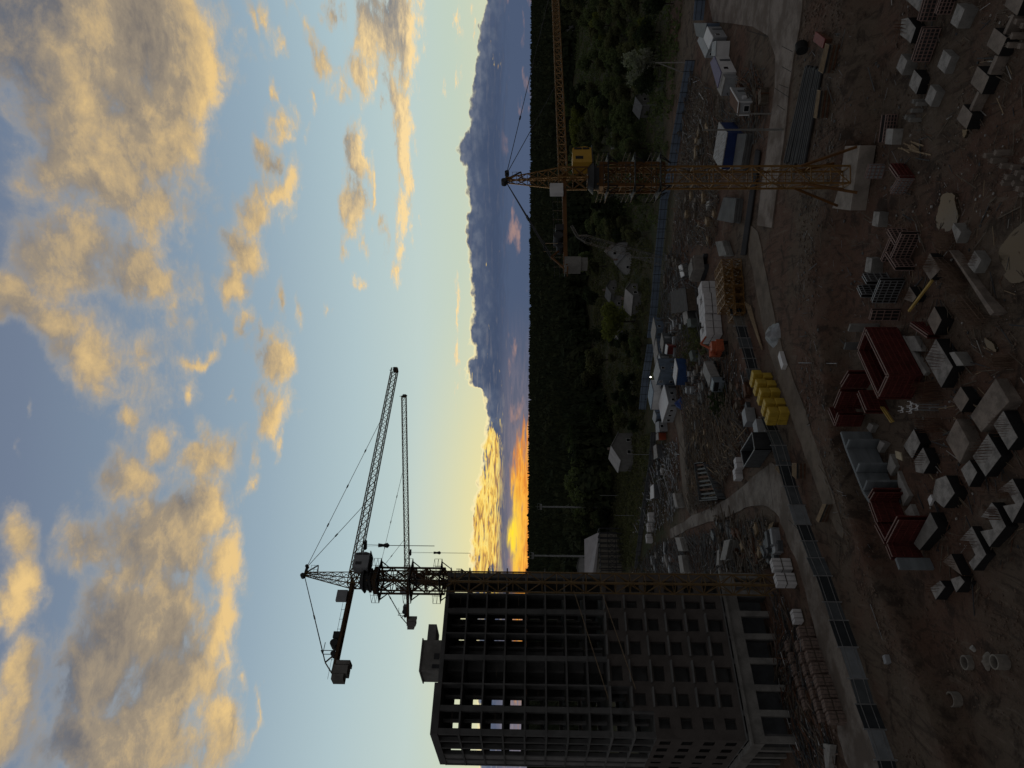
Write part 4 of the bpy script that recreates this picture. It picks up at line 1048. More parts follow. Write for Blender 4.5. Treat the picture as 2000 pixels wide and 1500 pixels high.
# clods and rubble over the pit floor and banks
def scatter(px, n, seed, label, m, smin, smax, kindl='rubble', name='rubble', sticks=0.0, z=None, flat=.6):
    rng = random.Random(seed); poly = [G(x, y, 0) for x, y in px]; mb = MB()
    xs = [p.x for p in poly]; ys = [p.y for p in poly]; k = 0
    def inside(x, y):
        c = False; j = len(poly) - 1
        for i in range(len(poly)):
            if (poly[i].y > y) != (poly[j].y > y) and x < (poly[j].x - poly[i].x)*(y - poly[i].y)/(poly[j].y - poly[i].y) + poly[i].x: c = not c
            j = i
        return c
    while k < n:
        x, y = rng.uniform(min(xs), max(xs)), rng.uniform(min(ys), max(ys))
        if not inside(x, y): continue
        k += 1; s = smin*(smax/smin)**rng.random(); g = gz(x, y) + (rng.uniform(0, z) if z else 0)
        if rng.random() < sticks:
            a = .35 + .9*math.sin(x*.21 + y*.13) + rng.gauss(0, .45); L = s*rng.uniform(4, 11); d = Vector((math.cos(a), math.sin(a), rng.uniform(-.15, .3)))*L/2
            c = Vector((x, y, g + .12 + abs(d.z))); mb.bar(c - d, c + d, s*.35, s*.2)
        else:
            vs = [(rng.uniform(.6, 1), rng.uniform(.6, 1), rng.uniform(.4, 1)) for _ in range(8)]
            a = rng.uniform(0, 6.3); ca, sa = math.cos(a), math.sin(a); q = []
            for i, (px_, py_, pz_) in enumerate(((-1,-1,-1),(1,-1,-1),(1,1,-1),(-1,1,-1),(-1,-1,1),(1,-1,1),(1,1,1),(-1,1,1))):
                vx, vy, vz = px_*vs[i][0]*s/2, py_*vs[i][1]*s/2*rng.uniform(.6,1.3), pz_*vs[i][2]*s/2*flat
                q.append((x + vx*ca - vy*sa, y + vx*sa + vy*ca, g + vz + s*.2))
            mb.hexa(q[:4], q[4:])
    o = mb.build(name, m); o['kind'] = 'stuff'; o['label'] = label; o['category'] = kindl
    return o
CLOD = mat('clod', (.165,.118,.090), .95, .4, .4)
scatter([(1640,-20),(2020,-20),(2020,1300),(1900,1300),(1640,700)], 3600, 5, 'earth clods and rubble strewn over the pit floor', CLOD, .06, .26)
scatter([(1560,-20),(1650,-20),(1640,300),(1590,480),(1600,700),(1680,1050),(1760,1300),(1640,1100),(1570,800),(1560,500)], 2600, 6, 'earth clods on the bank above the pit', CLOD, .06, .30)
scatter([(1700,1150),(1900,1100),(2020,1300),(1900,1500),(1760,1500)], 900, 8, 'clods on the bare earth by the concrete rings', CLOD, .06, .22)

PITL = [(1690,-20),(2020,-20),(2020,1000),(1860,1180),(1760,1080),(1720,700),(1700,450),(1740,200)]
for j, (m_, w_, n_, a_, b_, st) in enumerate(((WOODD, 'weathered boards', 420, .06, .30, .9), (RUST, 'rusty bar ends', 520, .04, .16, 1.0), (CONC_L, 'pale concrete crumbs', 420, .05, .28, .1), (WOOD, 'pale boards', 120, .05, .2, .95), (DARKST, 'dark offcuts', 260, .06, .34, .6))):
    scatter(PITL, n_, 300 + j, '%s lying about between the pile caps' % w_, m_, a_, b_, 'litter', 'debris', st, None, .5)
BANKL = [(1575,60),(1700,60),(1720,300),(1690,480),(1660,700),(1640,860),(1700,1040),(1720,1150),(1660,1080),(1600,900),(1560,760),(1560,480),(1560,340)]
for j, (m_, w_, n_, a_, b_, st) in enumerate(((WOODD, 'boards', 240, .06, .3, .9), (CONC_D, 'grey lumps', 420, .06, .4, .1), (GREYST, 'wire and offcuts', 160, .04, .14, 1.0))):
    scatter(BANKL, n_, 330 + j, '%s on the bank between the haul road and the pit' % w_, m_, a_, b_, 'litter', 'debris', st, None, .5)
# ---------------------------------------------------------------- yard: roads, fences, cabins, stacks
ROADM = mat('worn concrete paving', (.275,.235,.205), .9, .35, .22, .1, rgb2=(.145,.113,.092), fine=.45, pos=(.38,.60))
ROADM2 = mat('muddy concrete paving', (.25,.222,.195), .9, .35, .22, .1, rgb2=(.135,.11,.09), fine=.5, pos=(.38,.60))
PATHM = mat('trodden sandy track', (.20,.165,.13), .95, .4, .35, .1, fine=.3)
def road(name, px, z, m):
    P = [G(x, y, z) for x, y in (px if m is not PATHM and 'muddy' not in m.name else organic(px, 2, 2.5))]; mb = MB(); mb.prism([(p.x, p.y) for p in P], z - .6, z); struct(mb, name, m)
road('road', [(1372,-60),(1570,-60),(1566,20),(1560,60),(1550,110),(1541,170),(1535,240),(1527,300),(1520,345),(1513,400),(1507,445),(1478,440),(1486,370),(1496,300),(1505,230),(1513,170),(1514,110),(1500,70),(1470,52),(1430,46),(1392,42)], .18, ROADM)
road('road', [(1752,1530),(1700,1420),(1668,1350),(1642,1280),(1616,1200),(1598,1130),(1582,1080),(1560,1010),(1546,965),(1532,930),(1505,900),(1492,915),(1440,958),(1400,983),(1340,1013),(1290,1043),(1262,1062),(1268,1086),(1300,1056),(1350,1032),(1400,1015),(1450,992),(1500,986),(1524,1012),(1549,1080),(1568,1140),(1586,1210),(1602,1280),(1618,1340),(1636,1420),(1660,1530)], .18, ROADM2)
road('path', [(1312,800),(1325,850),(1330,900),(1329,960),(1342,1003),(1364,1012),(1350,960),(1342,900),(1338,850),(1331,800)], .16, PATHM)
road('path', [(1452,440),(1478,440),(1495,520),(1505,600),(1530,690),(1560,770),(1590,860),(1620,950),(1655,1060),(1628,1030),(1596,960),(1568,880),(1540,800),(1512,720),(1488,640),(1470,540)], .12, PATHM)
# joints of the big slabs, sunk strips
JO = mat('open joint', (.05,.043,.038), .95, .2, 1.0)
for a, b in (((1513,172),(1541,190)),((1527,90),(1548,101)),((1527,130),(1545,140)),((1522,165),(1540,172)),((1518,205),(1533,215)),((1560,1035),(1540,1015)),((1500,905),(1510,990)),((1450,955),(1457,990)),((1405,982),(1412,1010)),((1350,1012),(1357,1030)),((1460,60),(1500,72)),((1500,72),(1508,-40)),((1455,-40),(1452,48))):
    mb = MB(); mb.bar(G(*a, .1805), G(*b, .1805), .10, .012); struct(mb, 'road_joint', JO)

def fence_run(name, label, px, h, m, post, plen=2.6, group=None, z=None, thick=.05, alt=None, cat='fence', cell=None, postr=.07):
    P = [GG(x, y) for x, y in px]
    r = thing(name, label, cat, P[0], group); k = 0; pm = MB(); rails = MB()
    for a, b in zip(P, P[1:]):
        n = max(1, round((b - a).length/plen))
        for i in range(n):
            p, q = a.lerp(b, i/n), a.lerp(b, (i+1)/n); d = (q - p).normalized()*.04
            zz_ = Vector((0, 0, h/2 + .05)); mm = alt[k % len(alt)] if alt else m; k += 1
            if mm is not None:
                mb = MB(); hh = h if not alt else h*(.82 + .18*((k*7) % 3 == 0))
                mb.bar(p + d + zz_, q - d + zz_, thick, hh); mb.build('panel', mm, r)
            mb = MB(); mb.bar(p - Vector((0,0,.4)), p + Vector((0, 0, h + .15)), postr*2); mb.build('post', post, r)
            for f in (.3, .8): rails.bar(p + Vector((0, -.06, h*f)), q + Vector((0, -.06, h*f)), .07)
    rails.build('rail', post, r)
    return r
fence_run('sheet_fence', 'long pale blue corrugated sheet fence between the yard and the gardens', [(1358,118),(1343,200),(1331,262),(1320,335),(1305,390),(1292,520),(1285,600),(1278,660)], 2.1, PALEB, DARKST)
fence_run('sheet_fence', 'pale blue sheet gate with crossed braces at the concrete yard', [(1385,-30),(1378,0),(1374,40)], 2.2, PALEB, DARKST, plen=5.5)
fence_run('sheet_fence', 'pale blue sheet fence behind the row of site cabins', [(1279,672),(1268,740),(1262,800)], 2.2, PALEB, DARKST)
fence_run('board_fence', 'dark board fence along the weedy verge behind the scrap yard', [(1283,845),(1279,900),(1270,960),(1262,1010),(1256,1060),(1250,1110)], 1.7, DGREY, DARKST, plen=3)
GF = mat('grey hoarding sheet', (.24,.265,.285), .7, .25, .6); GF2 = mat('dark mesh hoarding', (.035,.042,.047), .8, .3, .8); GF3 = mat('mid grey hoarding', (.10,.115,.125), .8, .3, .8); GF4 = mat('buff hoarding sheet', (.20,.19,.165), .8, .3, .8)
fence_run('site_hoarding', 'patchwork hoarding of light, dark and meshed sheets along the haul road', [(1437,560),(1453,615),(1466,660),(1478,700),(1489,742)], 2.1, GF4, GREYST, 2.9, 'hoardings beside the haul road', alt=[GF4,GF4,GF2,GF4,GF2,GF3,GF2,GF2,GF3,GF2])
fence_run('site_hoarding', 'grey and black meshed hoarding running past the concrete road to the picture edge', [(1512,815),(1536,870),(1560,950),(1585,1025),(1610,1090),(1626,1125),(1644,1176),(1657,1212),(1676,1264),(1697,1326),(1712,1376),(1731,1425),(1752,1485),(1765,1530)], 2.1, GF3, GREYST, 3.1, 'hoardings beside the haul road', alt=[GF2,GF3,GF3,GF2,GF3,GF,GF2,GF3,GF3,GF2,GF3,GF2,GF,GF3,GF2,GF])

# ---- cabins from the outline of their roofs
def cabin(roof, zt, label, wall, roofm, name='site_cabin', cat='cabin', group='site cabins', win=None, zb=None, over=.0, door=None, gz0=None, pitch=0):
    P = [G(x, y, zt) for x, y in roof]; c = sum(P, Vector())/len(P); g = gz(c.x, c.y) if gz0 is None else gz0
    a = sum(P[i].x*P[(i+1) % 4].y - P[(i+1) % 4].x*P[i].y for i in range(4))
    if a < 0: P = P[::-1]
    r = thing(name, label, cat, (c.x, c.y, g), group)
    mb = MB(); mb.prism([(p.x, p.y) for p in P], g - .1, zt - .16); body = mb.build('body', wall, r)
    mb = MB(); mb.prism([(c.x + (p.x - c.x)*(1.03 + over), c.y + (p.y - c.y)*(1.03 + over)) for p in P], zt - .155, zt); mb.build('roof', roofm, r)
    # windows and a door on the two walls turned to the viewer
    for i in range(4):
        p, q = P[i], P[(i+1) % 4]; d = q - p; L = d.length; d = d/L; n = Vector((d.y, -d.x, 0))
        if n.dot(Vector((-c.x, -c.y, 0))) < 0.05*c.length or L < 1.2: continue
        H = zt - g; k = max(1, int(L/2.4))
        for j in range(k):
            if win is False: break
            m0 = p + d*(L*(j + .5)/k) + n*.02
            if door is not False and j == k - 1 and L > 3:
                mb = MB(); mb.bar(Vector((m0.x, m0.y, g + .1 + .95)) - d*.4, Vector((m0.x, m0.y, g + .1 + .95)) + d*.4, .05, 1.9); dd = mb.build('door', DGREY if wall is not DGREY else GREYP, r)
            else:
                for lv in range(max(1, int(H/2.5))):
                    zc = g + 1.5 + lv*2.55
                    mb = MB(); mb.bar(Vector((m0.x, m0.y, zc)) - d*.5, Vector((m0.x, m0.y, zc)) + d*.5, .05, .9); w = mb.build('window_frame', WHITE, r)
                    mb = MB(); mb.bar(Vector((m0.x, m0.y, zc)) - d*.42 + n*.02, Vector((m0.x, m0.y, zc)) + d*.42 + n*.02, .05, .76); mb.build('pane', GLASS, w)
    return r
cabin([(1355,45),(1380,46),(1374,74),(1360,70)], 2.6, 'blue grey cabin with three white strips on its side, by the sheet gate', PALEB, DGREY)
cabin([(1381,52),(1392,73),(1384,96),(1374,75)], 2.7, 'cabin with a bright white flat roof near the sheet gate', GREYP, WHITE)
cabin([(1362,80),(1369,66),(1383,97),(1377,113)], 2.5, 'narrow cabin with a grey two panel roof behind the white roofed one', GREYP, GREYP)
cabin([(1395,79),(1398,79),(1397,109),(1394,109)][:0] or [(1391,82),(1399,80),(1397,110),(1389,108)], 2.5, 'plain white container with its blank end to the paved yard', WHITE, GREYP, win=False, name='storage_container', cat='container')
cabin([(1387,123),(1395,110),(1408,141),(1401,171)], 2.7, 'white cabin with a violet roof and two small windows', WHITE, PURPLE)
cabin([(1408,142),(1416,152),(1408,187),(1401,174)], 2.3, 'low shed with a pale sheet roof beside the violet roofed cabin', GREYP, CONC_L, win=False)
g_ = cabin([(1427,171),(1443.5,199.5),(1440.5,225),(1425,200)], 2.8, 'large white panelled cabin with a framed end window and air conditioner', GREYP, RUST, over=.01)
P_ = [G(1427,171,2.8), G(1443.5,199.5,2.8), G(1440.5,225,2.8)]
mb = MB(); mb.bar(P_[0] + Vector((0,0,.02)), P_[1] + Vector((0,0,.02)), .18, .2); mb.bar(P_[1] + Vector((0,0,.02)), P_[2] + Vector((0,0,.02)), .18, .2); mb.bar(P_[1], Vector((P_[1].x, P_[1].y, 0)), .16); mb.bar(P_[2], Vector((P_[2].x, P_[2].y, 0)), .16); mb.build('white_trim', WHITE, g_)
q_ = P_[0].lerp(P_[1], .72); mb = MB(); mb.box((q_.x - .0, q_.y - .25, 1.6), (.8, .35, .55), .87); mb.build('air_conditioner', WHITE, g_)
cabin([(1404,239),(1420,260),(1408,331),(1393,307)], 2.8, 'long blue walled store with a ridged pale roof behind the lamp post', mat('deep blue cladding', (.02,.045,.16), .6, .2, .8), mat('ridged pale roof', (.36,.36,.37), .6, .3, 6., rgb2=(.14,.13,.13), stretch=(1,.1,1)), win=False)
mb = MB(); mb.prism([tuple(G(x, y, 1.6)[:2]) for x, y in ((1424,262),(1430,262),(1420,330),(1412,332))], 1.3, 1.6); single(mb, 'tarpaulin', WHITE, 'crumpled white sheet along the side of the blue store', 'sheet')
cabin([(1309,570),(1338,563),(1343,606),(1312,612)], 2.6, 'flat dark felt roofed hut behind the white block pallets', WOODD, mat('roof felt', (.085,.08,.078), .95, .3, .8), win=False, name='hut', cat='hut')
cabin([(1333,612),(1341,606),(1344,628),(1336,634)], 2.2, 'small pale roofed hut below the felt roofed one', CONC_D, CONC_L, win=False, name='hut', cat='hut')
cabin([(1341,624),(1348,622),(1350,636),(1343,640)], 2.3, 'small rounded grey green cabin beside the white block pallets', GREENR, GREENR, win=False, name='hut', cat='hut')
# two storey rows
BW = mat('blue grey cabin wall', (.15,.20,.27), .65, .25, .8)
cabin([(1276,620),(1281,643),(1276,682),(1271,650)], 2.6, 'cabin with a long pale roof at the upper end of the cabin row', BW, CONC_L)
cabin([(1281,661),(1285,690),(1279,712),(1276,686)], 2.6, 'second pale roofed cabin in the row beside the gardens', BW, CONC_L)
cabin([(1283,700),(1289,725),(1281,752),(1276,730)], 5.0, 'two storey grey cabin stack carrying the bright lamp', BW, GREYP)
cabin([(1291,705),(1297,730),(1289,757),(1284,735)], 2.7, 'dull grey cabin in front of the two storey stack', DGREY, GREYP)
cabin([(1292,650),(1296,668),(1293,690),(1289,672)], 2.5, 'narrow pale roofed cabin beside the red box', DGREY, CONC_L)
cabin([(1270,742),(1276,765),(1271,800),(1265,775)], 4.6, 'two storey white and blue cabin with dark windows', WHITE, PALEB)
cabin([(1297,750),(1305,787),(1293,825),(1286,787)], 2.9, 'cabin with the brightest white lozenge roof and grey board walls', GREYP, WHITE)
cabin([(1318,700),(1323,720),(1319,752),(1314,735)], 3.0, 'dark blue pavilion with a white roof edge', BLUEP, WHITE, win=False)
cabin([(1300,672),(1304,676),(1302,692),(1298,690)], 2.3, 'small red box with a white end among the cabins', REDR, WHITE, win=False, name='storage_container', cat='container')
cabin([(1281,848),(1285,845),(1286,858),(1281,860)], 2.2, 'small orange red container by the sandy track', mat('orange red box', (.40,.085,.04), .6, .2, 1.), CONC_L, win=False, name='storage_container', cat='container')
cabin([(1280,826),(1286,823),(1288,842),(1281,845)], 2.3, 'low grey cabin next to the orange red container', GREYP, GREYP)
cabin([(1276,872),(1281,868),(1284,893),(1277,897)], 2.2, 'small dark shed with a pale roof edge behind the drums', DGREY, CONC_L, win=False)
cabin([(1270,951),(1276,946),(1277,972),(1270,975)], 2.6, 'dark grey shed with a white end against the board fence', DGREY, WHITE, win=False)
mb = MB(); P0 = G(1322,790,.2)
rngt = random.Random(3)
def heap(px, h, m, name, label, cat, rx=1.5, ry=1.5, seed=1):
    c = GG(*px); rng = random.Random(seed); mb = MB(); n, k = 10, 4; vs = [(c.x, c.y, c.z + h)]
    for j in range(1, k + 1):
        for i in range(n):
            a = 6.283*i/n; q = (j/k)*rng.uniform(.85, 1.12); vs.append((c.x + rx*q*math.cos(a), c.y + ry*q*math.sin(a), c.z - .05 + h*max(0, 1 - (j/k)**1.6)*rng.uniform(.75, 1.1)))
    fs = [(0, 1+i, 1+(i+1) % n) for i in range(n)]
    for j in range(k-1):
        for i in range(n): fs.append((1+j*n+i, 1+(j+1)*n+i, 1+(j+1)*n+(i+1) % n, 1+j*n+(i+1) % n))
    mb.add(vs, fs); return single(mb, name, m, label, cat)
heap((1332,788), 1.9, TARP, 'tarpaulin_heap', 'heap under a crumpled blue tarpaulin in front of the white roofed cabin', 'tarpaulin', 1.6, 1.6, 3)
heap((1300,806), 1.6, TARP, 'tarpaulin_heap', 'blue sheeted heap between the cabins and the fence', 'tarpaulin', 1.4, 2.2, 5)
heap((1350,872), 1.0, mat('dark blue sheet', (.03,.035,.07), .6, .3, 1.), 'tarpaulin_heap', 'long dark blue sheeted heap beside the sandy track', 'tarpaulin', 1.4, 3.0, 7)
# lit lamps on the cabins
LAMP = bpy.data.materials.new('lamp light'); LAMP.use_nodes = True
_b = LAMP.node_tree.nodes['Principled BSDF']; _b.inputs['Emission Color'].default_value = (1, .96, .88, 1); _b.inputs['Emission Strength'].default_value = 9.0
for (x, y, d), lab in (((1270.5,736.5, 214), 'bright white lamp glowing on the two storey cabin'), ((1306.5,720, 186), 'bright white lamp glowing above the dull grey cabin'), ((1305,746,185), 'faint white lamp near the lozenge roof'), ((1268,762,216), 'small greenish lamp at the back of the cabins')):
    p = D(x, y, d); r = thing('yard_lamp', lab, 'lamp', p, 'lit lamps on the site cabins')
    s = .17 if 'bright' in lab else .09
    mb = MB(); mb.tube(p - Vector((0, s, 0)), p + Vector((0, s*.2, 0)), s, 10); mb.build('lens', LAMP, r)
    mb = MB(); mb.tube(p + Vector((0, s*.22, 0)), p + Vector((0, s*1.5, 0)), s*1.3, 10); mb.bar(p + Vector((0, s, 0)), p + Vector((0, s, -1.4)), .06); mb.build('housing', DARKST, r)

# ---- pallets of blocks
def pallet(loc, rz, size, m, label, name='block_pallet', group=None, courses=3, straps=0, wrap=None):
    r = thing(name, label, 'pallet', loc, group); x, y, z = loc; sx, sy, sz = size
    mb = MB(); c, s = math.cos(rz), math.sin(rz)
    for o in (-.42, 0, .42): mb.box((x - s*o*sy, y + c*o*sy, z + .07), (sx, .1, .10), rz)
    mb.box((x, y, z + .133), (sx, sy, .025), rz); mb.build('wooden_base', WOODD, r)
    mb = MB(); hh = (sz - .15)/courses
    for k in range(courses): mb.box((x, y, z + .15 + hh*(k + .5)), (sx*(.985 - .01*(k % 2)), sy*(.985 - .012*((k+1) % 2)), hh - .012), rz)
    mb.build('blocks', m, r)
    if straps:
        mb = MB()
        for k in range(straps):
            o = (-.5 + (k + .5)/straps)*sx*.9; px_, py_ = x + c*o, y + s*o
            mb.box((px_, py_, z + .15 + (sz - .15)/2), (.05, sy*1.005, sz - .15 + .012), rz)
        mb.build('strap', DARKST, r)
    return r
# the big stack of white blocks
o0 = G(1402, 548, 0); o1 = G(1412, 655, 0); dv = (o1 - o0); L_ = dv.length; dv = dv/L_; nv_ = Vector((-dv.y, dv.x, 0))
if nv_.y < 0: nv_ = -nv_
rz_ = math.atan2(dv.y, dv.x); nP = 8; st = L_/nP
for i in range(nP):
    for dpt in range(3):
        if dpt == 2 and i in (0, 5): continue
        for lv in range(2):
            if lv == 1 and dpt == 1 and i in (2, 6): continue
            off = .8 if i in (2, 3, 4) else (.35 if i > 4 else 0)
            p = o0 + dv*(st*(i + .5)) + nv_*(dpt*1.58 - off + .8) + Vector((0, 0, lv*1.60))
            pallet((p.x, p.y, p.z), rz_ + prnd.uniform(-.02, .02), (st*.95, 1.45, 1.58), BLOCK, '%s pallet of white blocks from the crawler crane, %s layer, %s row' % (ORD[i], ('lower', 'upper')[lv], ('front', 'middle', 'back')[dpt]), group='big stack of white block pallets')
def row(pxs, size, m, labf, name='block_pallet', group=None, rz=None, layers=1, courses=3, straps=0, toward=0):
    for i, (x, y) in enumerate(pxs):
        p = GG(x, y)
        for lv in range(layers): pallet((p.x, p.y, p.z + lv*(size[2] + .02)), (rz if rz is not None else 0) + prnd.uniform(-.05, .05), size, m, labf(i, lv), name, group, courses, straps)
row([(1546,1105),(1554,1134)], (1.7, 1.2, 1.35), BLOCK, lambda i, l: 'wrapped white block pallet by the crane foot, %s of the pair, %s layer' % (('far', 'near')[i], ('bottom', 'top')[l]), group='white pallets at the crane foot', rz=.75, layers=2, courses=1, straps=2)
row([(1567,1205)], (1.7, 1.2, 1.3), BLOCK, lambda i, l: 'single white block pallet at the head of the brick pallets', rz=.75, courses=1, straps=2)
row([(1452,906),(1450,927)], (1.9, 1.5, 1.4), BLOCK, lambda i, l: ('white strapped pallet against the dark open container', 'grey white pallet below the dark open container')[i], rz=.5, courses=1, straps=1)
row([(1279,1010),(1277,1030),(1275,1052)], (2.3, 1.6, 1.9), BLOCK, lambda i, l: '%s of three white pallets at the end of the concrete road' % ORD[i], group='white pallets at the road end', rz=.55, courses=2, straps=1)
row([(1474,815),(1497,838)], (2.6, 2.0, 1.7), GREYP, lambda i, l: ('grey sheeted pack beyond the yellow bundles', 'stack of grey ridged panels by the dark container')[i], name='panel_pack', rz=.5, courses=5)
# brick pallets in front of the block
bp = []
for i in range(8): bp.append(((1590 + i*8.8, 1235 + i*24.0), 'front'))
for i in range(7): bp.append(((1570 + i*7.5, 1262 + i*23.0), 'middle'))
for i in range(6): bp.append(((1549 + i*7.0, 1262 + i*23.0), 'back'))
for i, ((x, y), w) in enumerate(bp):
    k = i if w == 'front' else i - 8 if w == 'middle' else i - 15
    p = GG(x, y); two = 2 if w == 'front' else 1
    for l in range(two): pallet((p.x, p.y, p.z + l*1.02), .75 + prnd.uniform(-.08, .08), (1.25, 1.05, 1.0), BRICK, '%s brown brick pallet from the crane foot in the %s row%s' % (ORD[k], w, '' if two == 1 else (', below' if l == 0 else ', on top')), 'brick_pallet', 'brick pallets in front of the block', 4, 2)
# slab stacks left of the road
def slab_stack(roof, zt, n, label, m=CONC_L, z0=0):
    P = [G(x, y, zt) for x, y in roof]; c = sum(P, Vector())/4
    r = thing('slab_stack', label, 'concrete slabs', (c.x, c.y, z0)); h = (zt - z0)/n
    for k in range(n):
        j = Vector((prnd.uniform(-.12, .12), prnd.uniform(-.12, .12), 0)); mb = MB()
        mb.prism([(p.x + j.x, p.y + j.y) for p in P], z0 + h*k + .05, z0 + h*(k+1) - .015); mb.build('slab', m, r)
slab_stack([(1318,1050),(1327,1050),(1334,1076),(1325,1076)], 2.0, 8, 'stack of grey slabs beside the concrete road, far one of the pair')
slab_stack([(1324,1086),(1331,1085),(1336,1118),(1329,1120)], 2.1, 8, 'stack of grey slabs beside the concrete road, near one of the pair')
slab_stack([(1414,1056),(1425,1054),(1416,1093),(1406,1094)], 2.4, 7, 'high stack of white edged slabs in the scrap yard')
slab_stack([(1401,1075),(1405,1072),(1404,1102),(1399,1104)], 1.2, 4, 'low stack of white edged slabs leaning behind the high one')
slab_stack([(1313,965),(1317,963),(1323,990),(1318,992)], 1.9, 6, 'bundle of white ridged sheets standing at the sandy track')
slab_stack([(1440,262),(1458,262),(1446,332),(1430,330)], 1.3, 3, 'long low stack of dark concrete beams beside the blue store', CONC_D)
slab_stack([(1413,386),(1438,388),(1432,436),(1400,430)], 1.3, 3, 'long low stack of grey concrete beams left of the yellow crane mast', CONC_D)
slab_stack([(1397,472),(1410,470),(1419,498),(1404,500)], 1.4, 3, 'open grey concrete box beside the yellow lattice pieces', CONC)
# yellow insulation bundles
yb = [((1478,742),0),((1486,752),0),((1499,768),0),((1494,748),0),((1513,790),0),((1522,812),0),((1530,800),0),((1505,756),1),((1536,820),0),((1508,775),1)]
for i, ((x, y), l) in enumerate(((1496,752),0) if False else e for e in [((1505,745),0),((1513,760),0),((1521,775),0),((1504,740),1),((1512,757),1),((1520,775),1),((1530,795),0),((1529,796),1),((1538,812),0),((1537,813),1)]):
    p = GG(x, y); labs = ['far bundle, lower', 'second bundle, lower', 'third bundle, lower', 'far bundle, upper', 'second bundle, upper', 'third bundle, upper', 'fourth bundle, lower', 'fourth bundle, upper', 'nearest bundle, lower', 'nearest bundle, upper']
    r = thing('insulation_bundle', 'bright yellow wrapped insulation, %s layer of the pile by the haul road' % labs[i], 'bundle', (p.x, p.y, p.z + l*1.42), 'yellow insulation bundles')
    rz = 2.55 + prnd.uniform(-.10, .10); x0, y0, z0 = p.x, p.y, p.z + l*1.42; c, s = math.cos(rz), math.sin(rz)
    mb = MB()
    for k in (-1, 0, 1): mb.box((x0 + c*k*.82, y0 + s*k*.82, z0 + .7), (.80, 1.25, 1.38), rz)
    o = mb.build('wrapped_pack', YPACK, r); bv = o.modifiers.new('soft', 'BEVEL'); bv.width = .09; bv.segments = 2
# open dark container
def open_box(px, zt, label):
    P = [G(x, y, zt) for x, y in px]; c = sum(P, Vector())/4; r = thing('waste_container', label, 'container', (c.x, c.y, 0)); 
    for i in range(4):
        a, b = P[i], P[(i+1) % 4]; mb = MB(); mb.bar(Vector((a.x, a.y, zt/2 + .05)), Vector((b.x, b.y, zt/2 + .05)), .08, zt - .12); n = max(2, int((b-a).length/.6))
        for k in range(n + 1):
            q = a.lerp(b, k/n); mb.bar(Vector((q.x, q.y, .1)), Vector((q.x, q.y, zt - .02)), .14)
        mb.build('side_wall', DGREY if i % 2 else DARKST, r)
        mb = MB(); mb.bar(a, b, .16, .12); mb.build('rim', GREYST if zt > 2 else DARKST, r)
    mb = MB(); mb.prism([(p.x, p.y) for p in P], .05, .2); mb.build('bottom', DARKST, r)
    if zt < 2:
        for k in range(9):
            q0, q1 = P[0].lerp(P[3], (k + .5)/9), P[1].lerp(P[2], (k + .5)/9); mb = MB(); mb.bar(Vector((q0.x, q0.y, .75 + .05*(k % 3))), Vector((q1.x, q1.y, .8 + .04*(k % 2))), .35, 1.0); mb.build('shuttering_grid', DARKST if k % 3 else RUST, r)
open_box([(1469,845),(1474,878),(1453,912),(1447,881)], 2.6, 'open topped dark steel container with a pale rim at the road fork')
open_box([(1356,905),(1373,903),(1402,975),(1366,978)], 1.6, 'long black rack of stacked shuttering grids in the scrap yard')
# yellow lattice mast pieces lying in a stack
base_a, base_b = G(1450, 505, 0), G(1459, 610, 0); dl = (base_b - base_a); 
for i in range(6):
    p = base_a + dl*((i + .5)/6); d = Vector((-dl.y, dl.x, 0)).normalized()
    if d.y < 0: d = -d
    for l in range(2):
        if l == 1 and i == 5: continue
        r = thing('mast_section', 'yellow lattice mast section, %s from the crawler crane, %s layer' % (ORD[i], ('lower', 'upper')[l]), 'crane section', (p.x, p.y, .1 + l*1.75), 'yellow mast sections lying in the yard')
        q = p + Vector((0, 0, 1.0 + l*1.72)); w = min(1.7, dl.length/6*.92)
        mb = MB(); lattice(mb, q + d*prnd.uniform(-.2, .2), q + d*5.2, w, 4, .13, .08, style='x'); mb.build('frame', YEL, r)
# crawler crane with a pale lattice boom
bp_ = G(1380, 522, 0)
r = thing('crawler_crane', 'grey crawler crane with a slender pale lattice boom raised nearly upright', 'crane', bp_)
mb = MB(); mb.box((bp_.x - .2, bp_.y + .5, 1.9), (3.4, 4.6, 1.9), .45); mb.box((bp_.x - .2, bp_.y + .5, 3.0), (3.0, 3.6, .5), .45); mb.build('engine_house', mat('grey machine paint', (.24,.225,.205), .7, .25, 1.), r)
for sg in (-1.3, 1.3):
    mb = MB(); c, s = math.cos(.45), math.sin(.45); mb.box((bp_.x + c*sg, bp_.y + s*sg + .5, .5), (.8, 5.2, .95), .45); mb.build('track', DARKST, r)
BOOM = mat('dull boom steel', (.17,.168,.16), .7, .25, 1.)
bt = D(1128, 462, 152); mb = MB(); f0 = Vector((bp_.x - .5, bp_.y + 2.6, 1.6))
lattice(mb, f0, f0.lerp(bt, .12), .5, 2, .10, .05, w2=1.5, up=(0, 1, 0), style='x'); lattice(mb, f0.lerp(bt, .12), f0.lerp(bt, .93), 1.5, 16, .075, .04, up=(0, 1, 0), style='z'); lattice(mb, f0.lerp(bt, .93), bt, 1.5, 2, .10, .055, w2=.5, up=(0, 1, 0), style='x')
boom = mb.build('boom', BOOM, r)
t2 = D(1119, 441, 152); mb = MB(); lattice(mb, bt, t2 + Vector((0, 0, .3)), .5, 3, .08, .045, up=(0, 1, 0)); mb.build('fly_jib', BOOM, boom)
mb = MB()
for sg in (-.5, .5): mb.tube(Vector((bp_.x + 1.3 + sg, bp_.y - 1.2, 3.2)), bt, .04, 4)
mb.tube(bt, Vector((bt.x + .8, bt.y - 2, 4)), .025, 4); mb.build('boom_rope', DARKST, r)
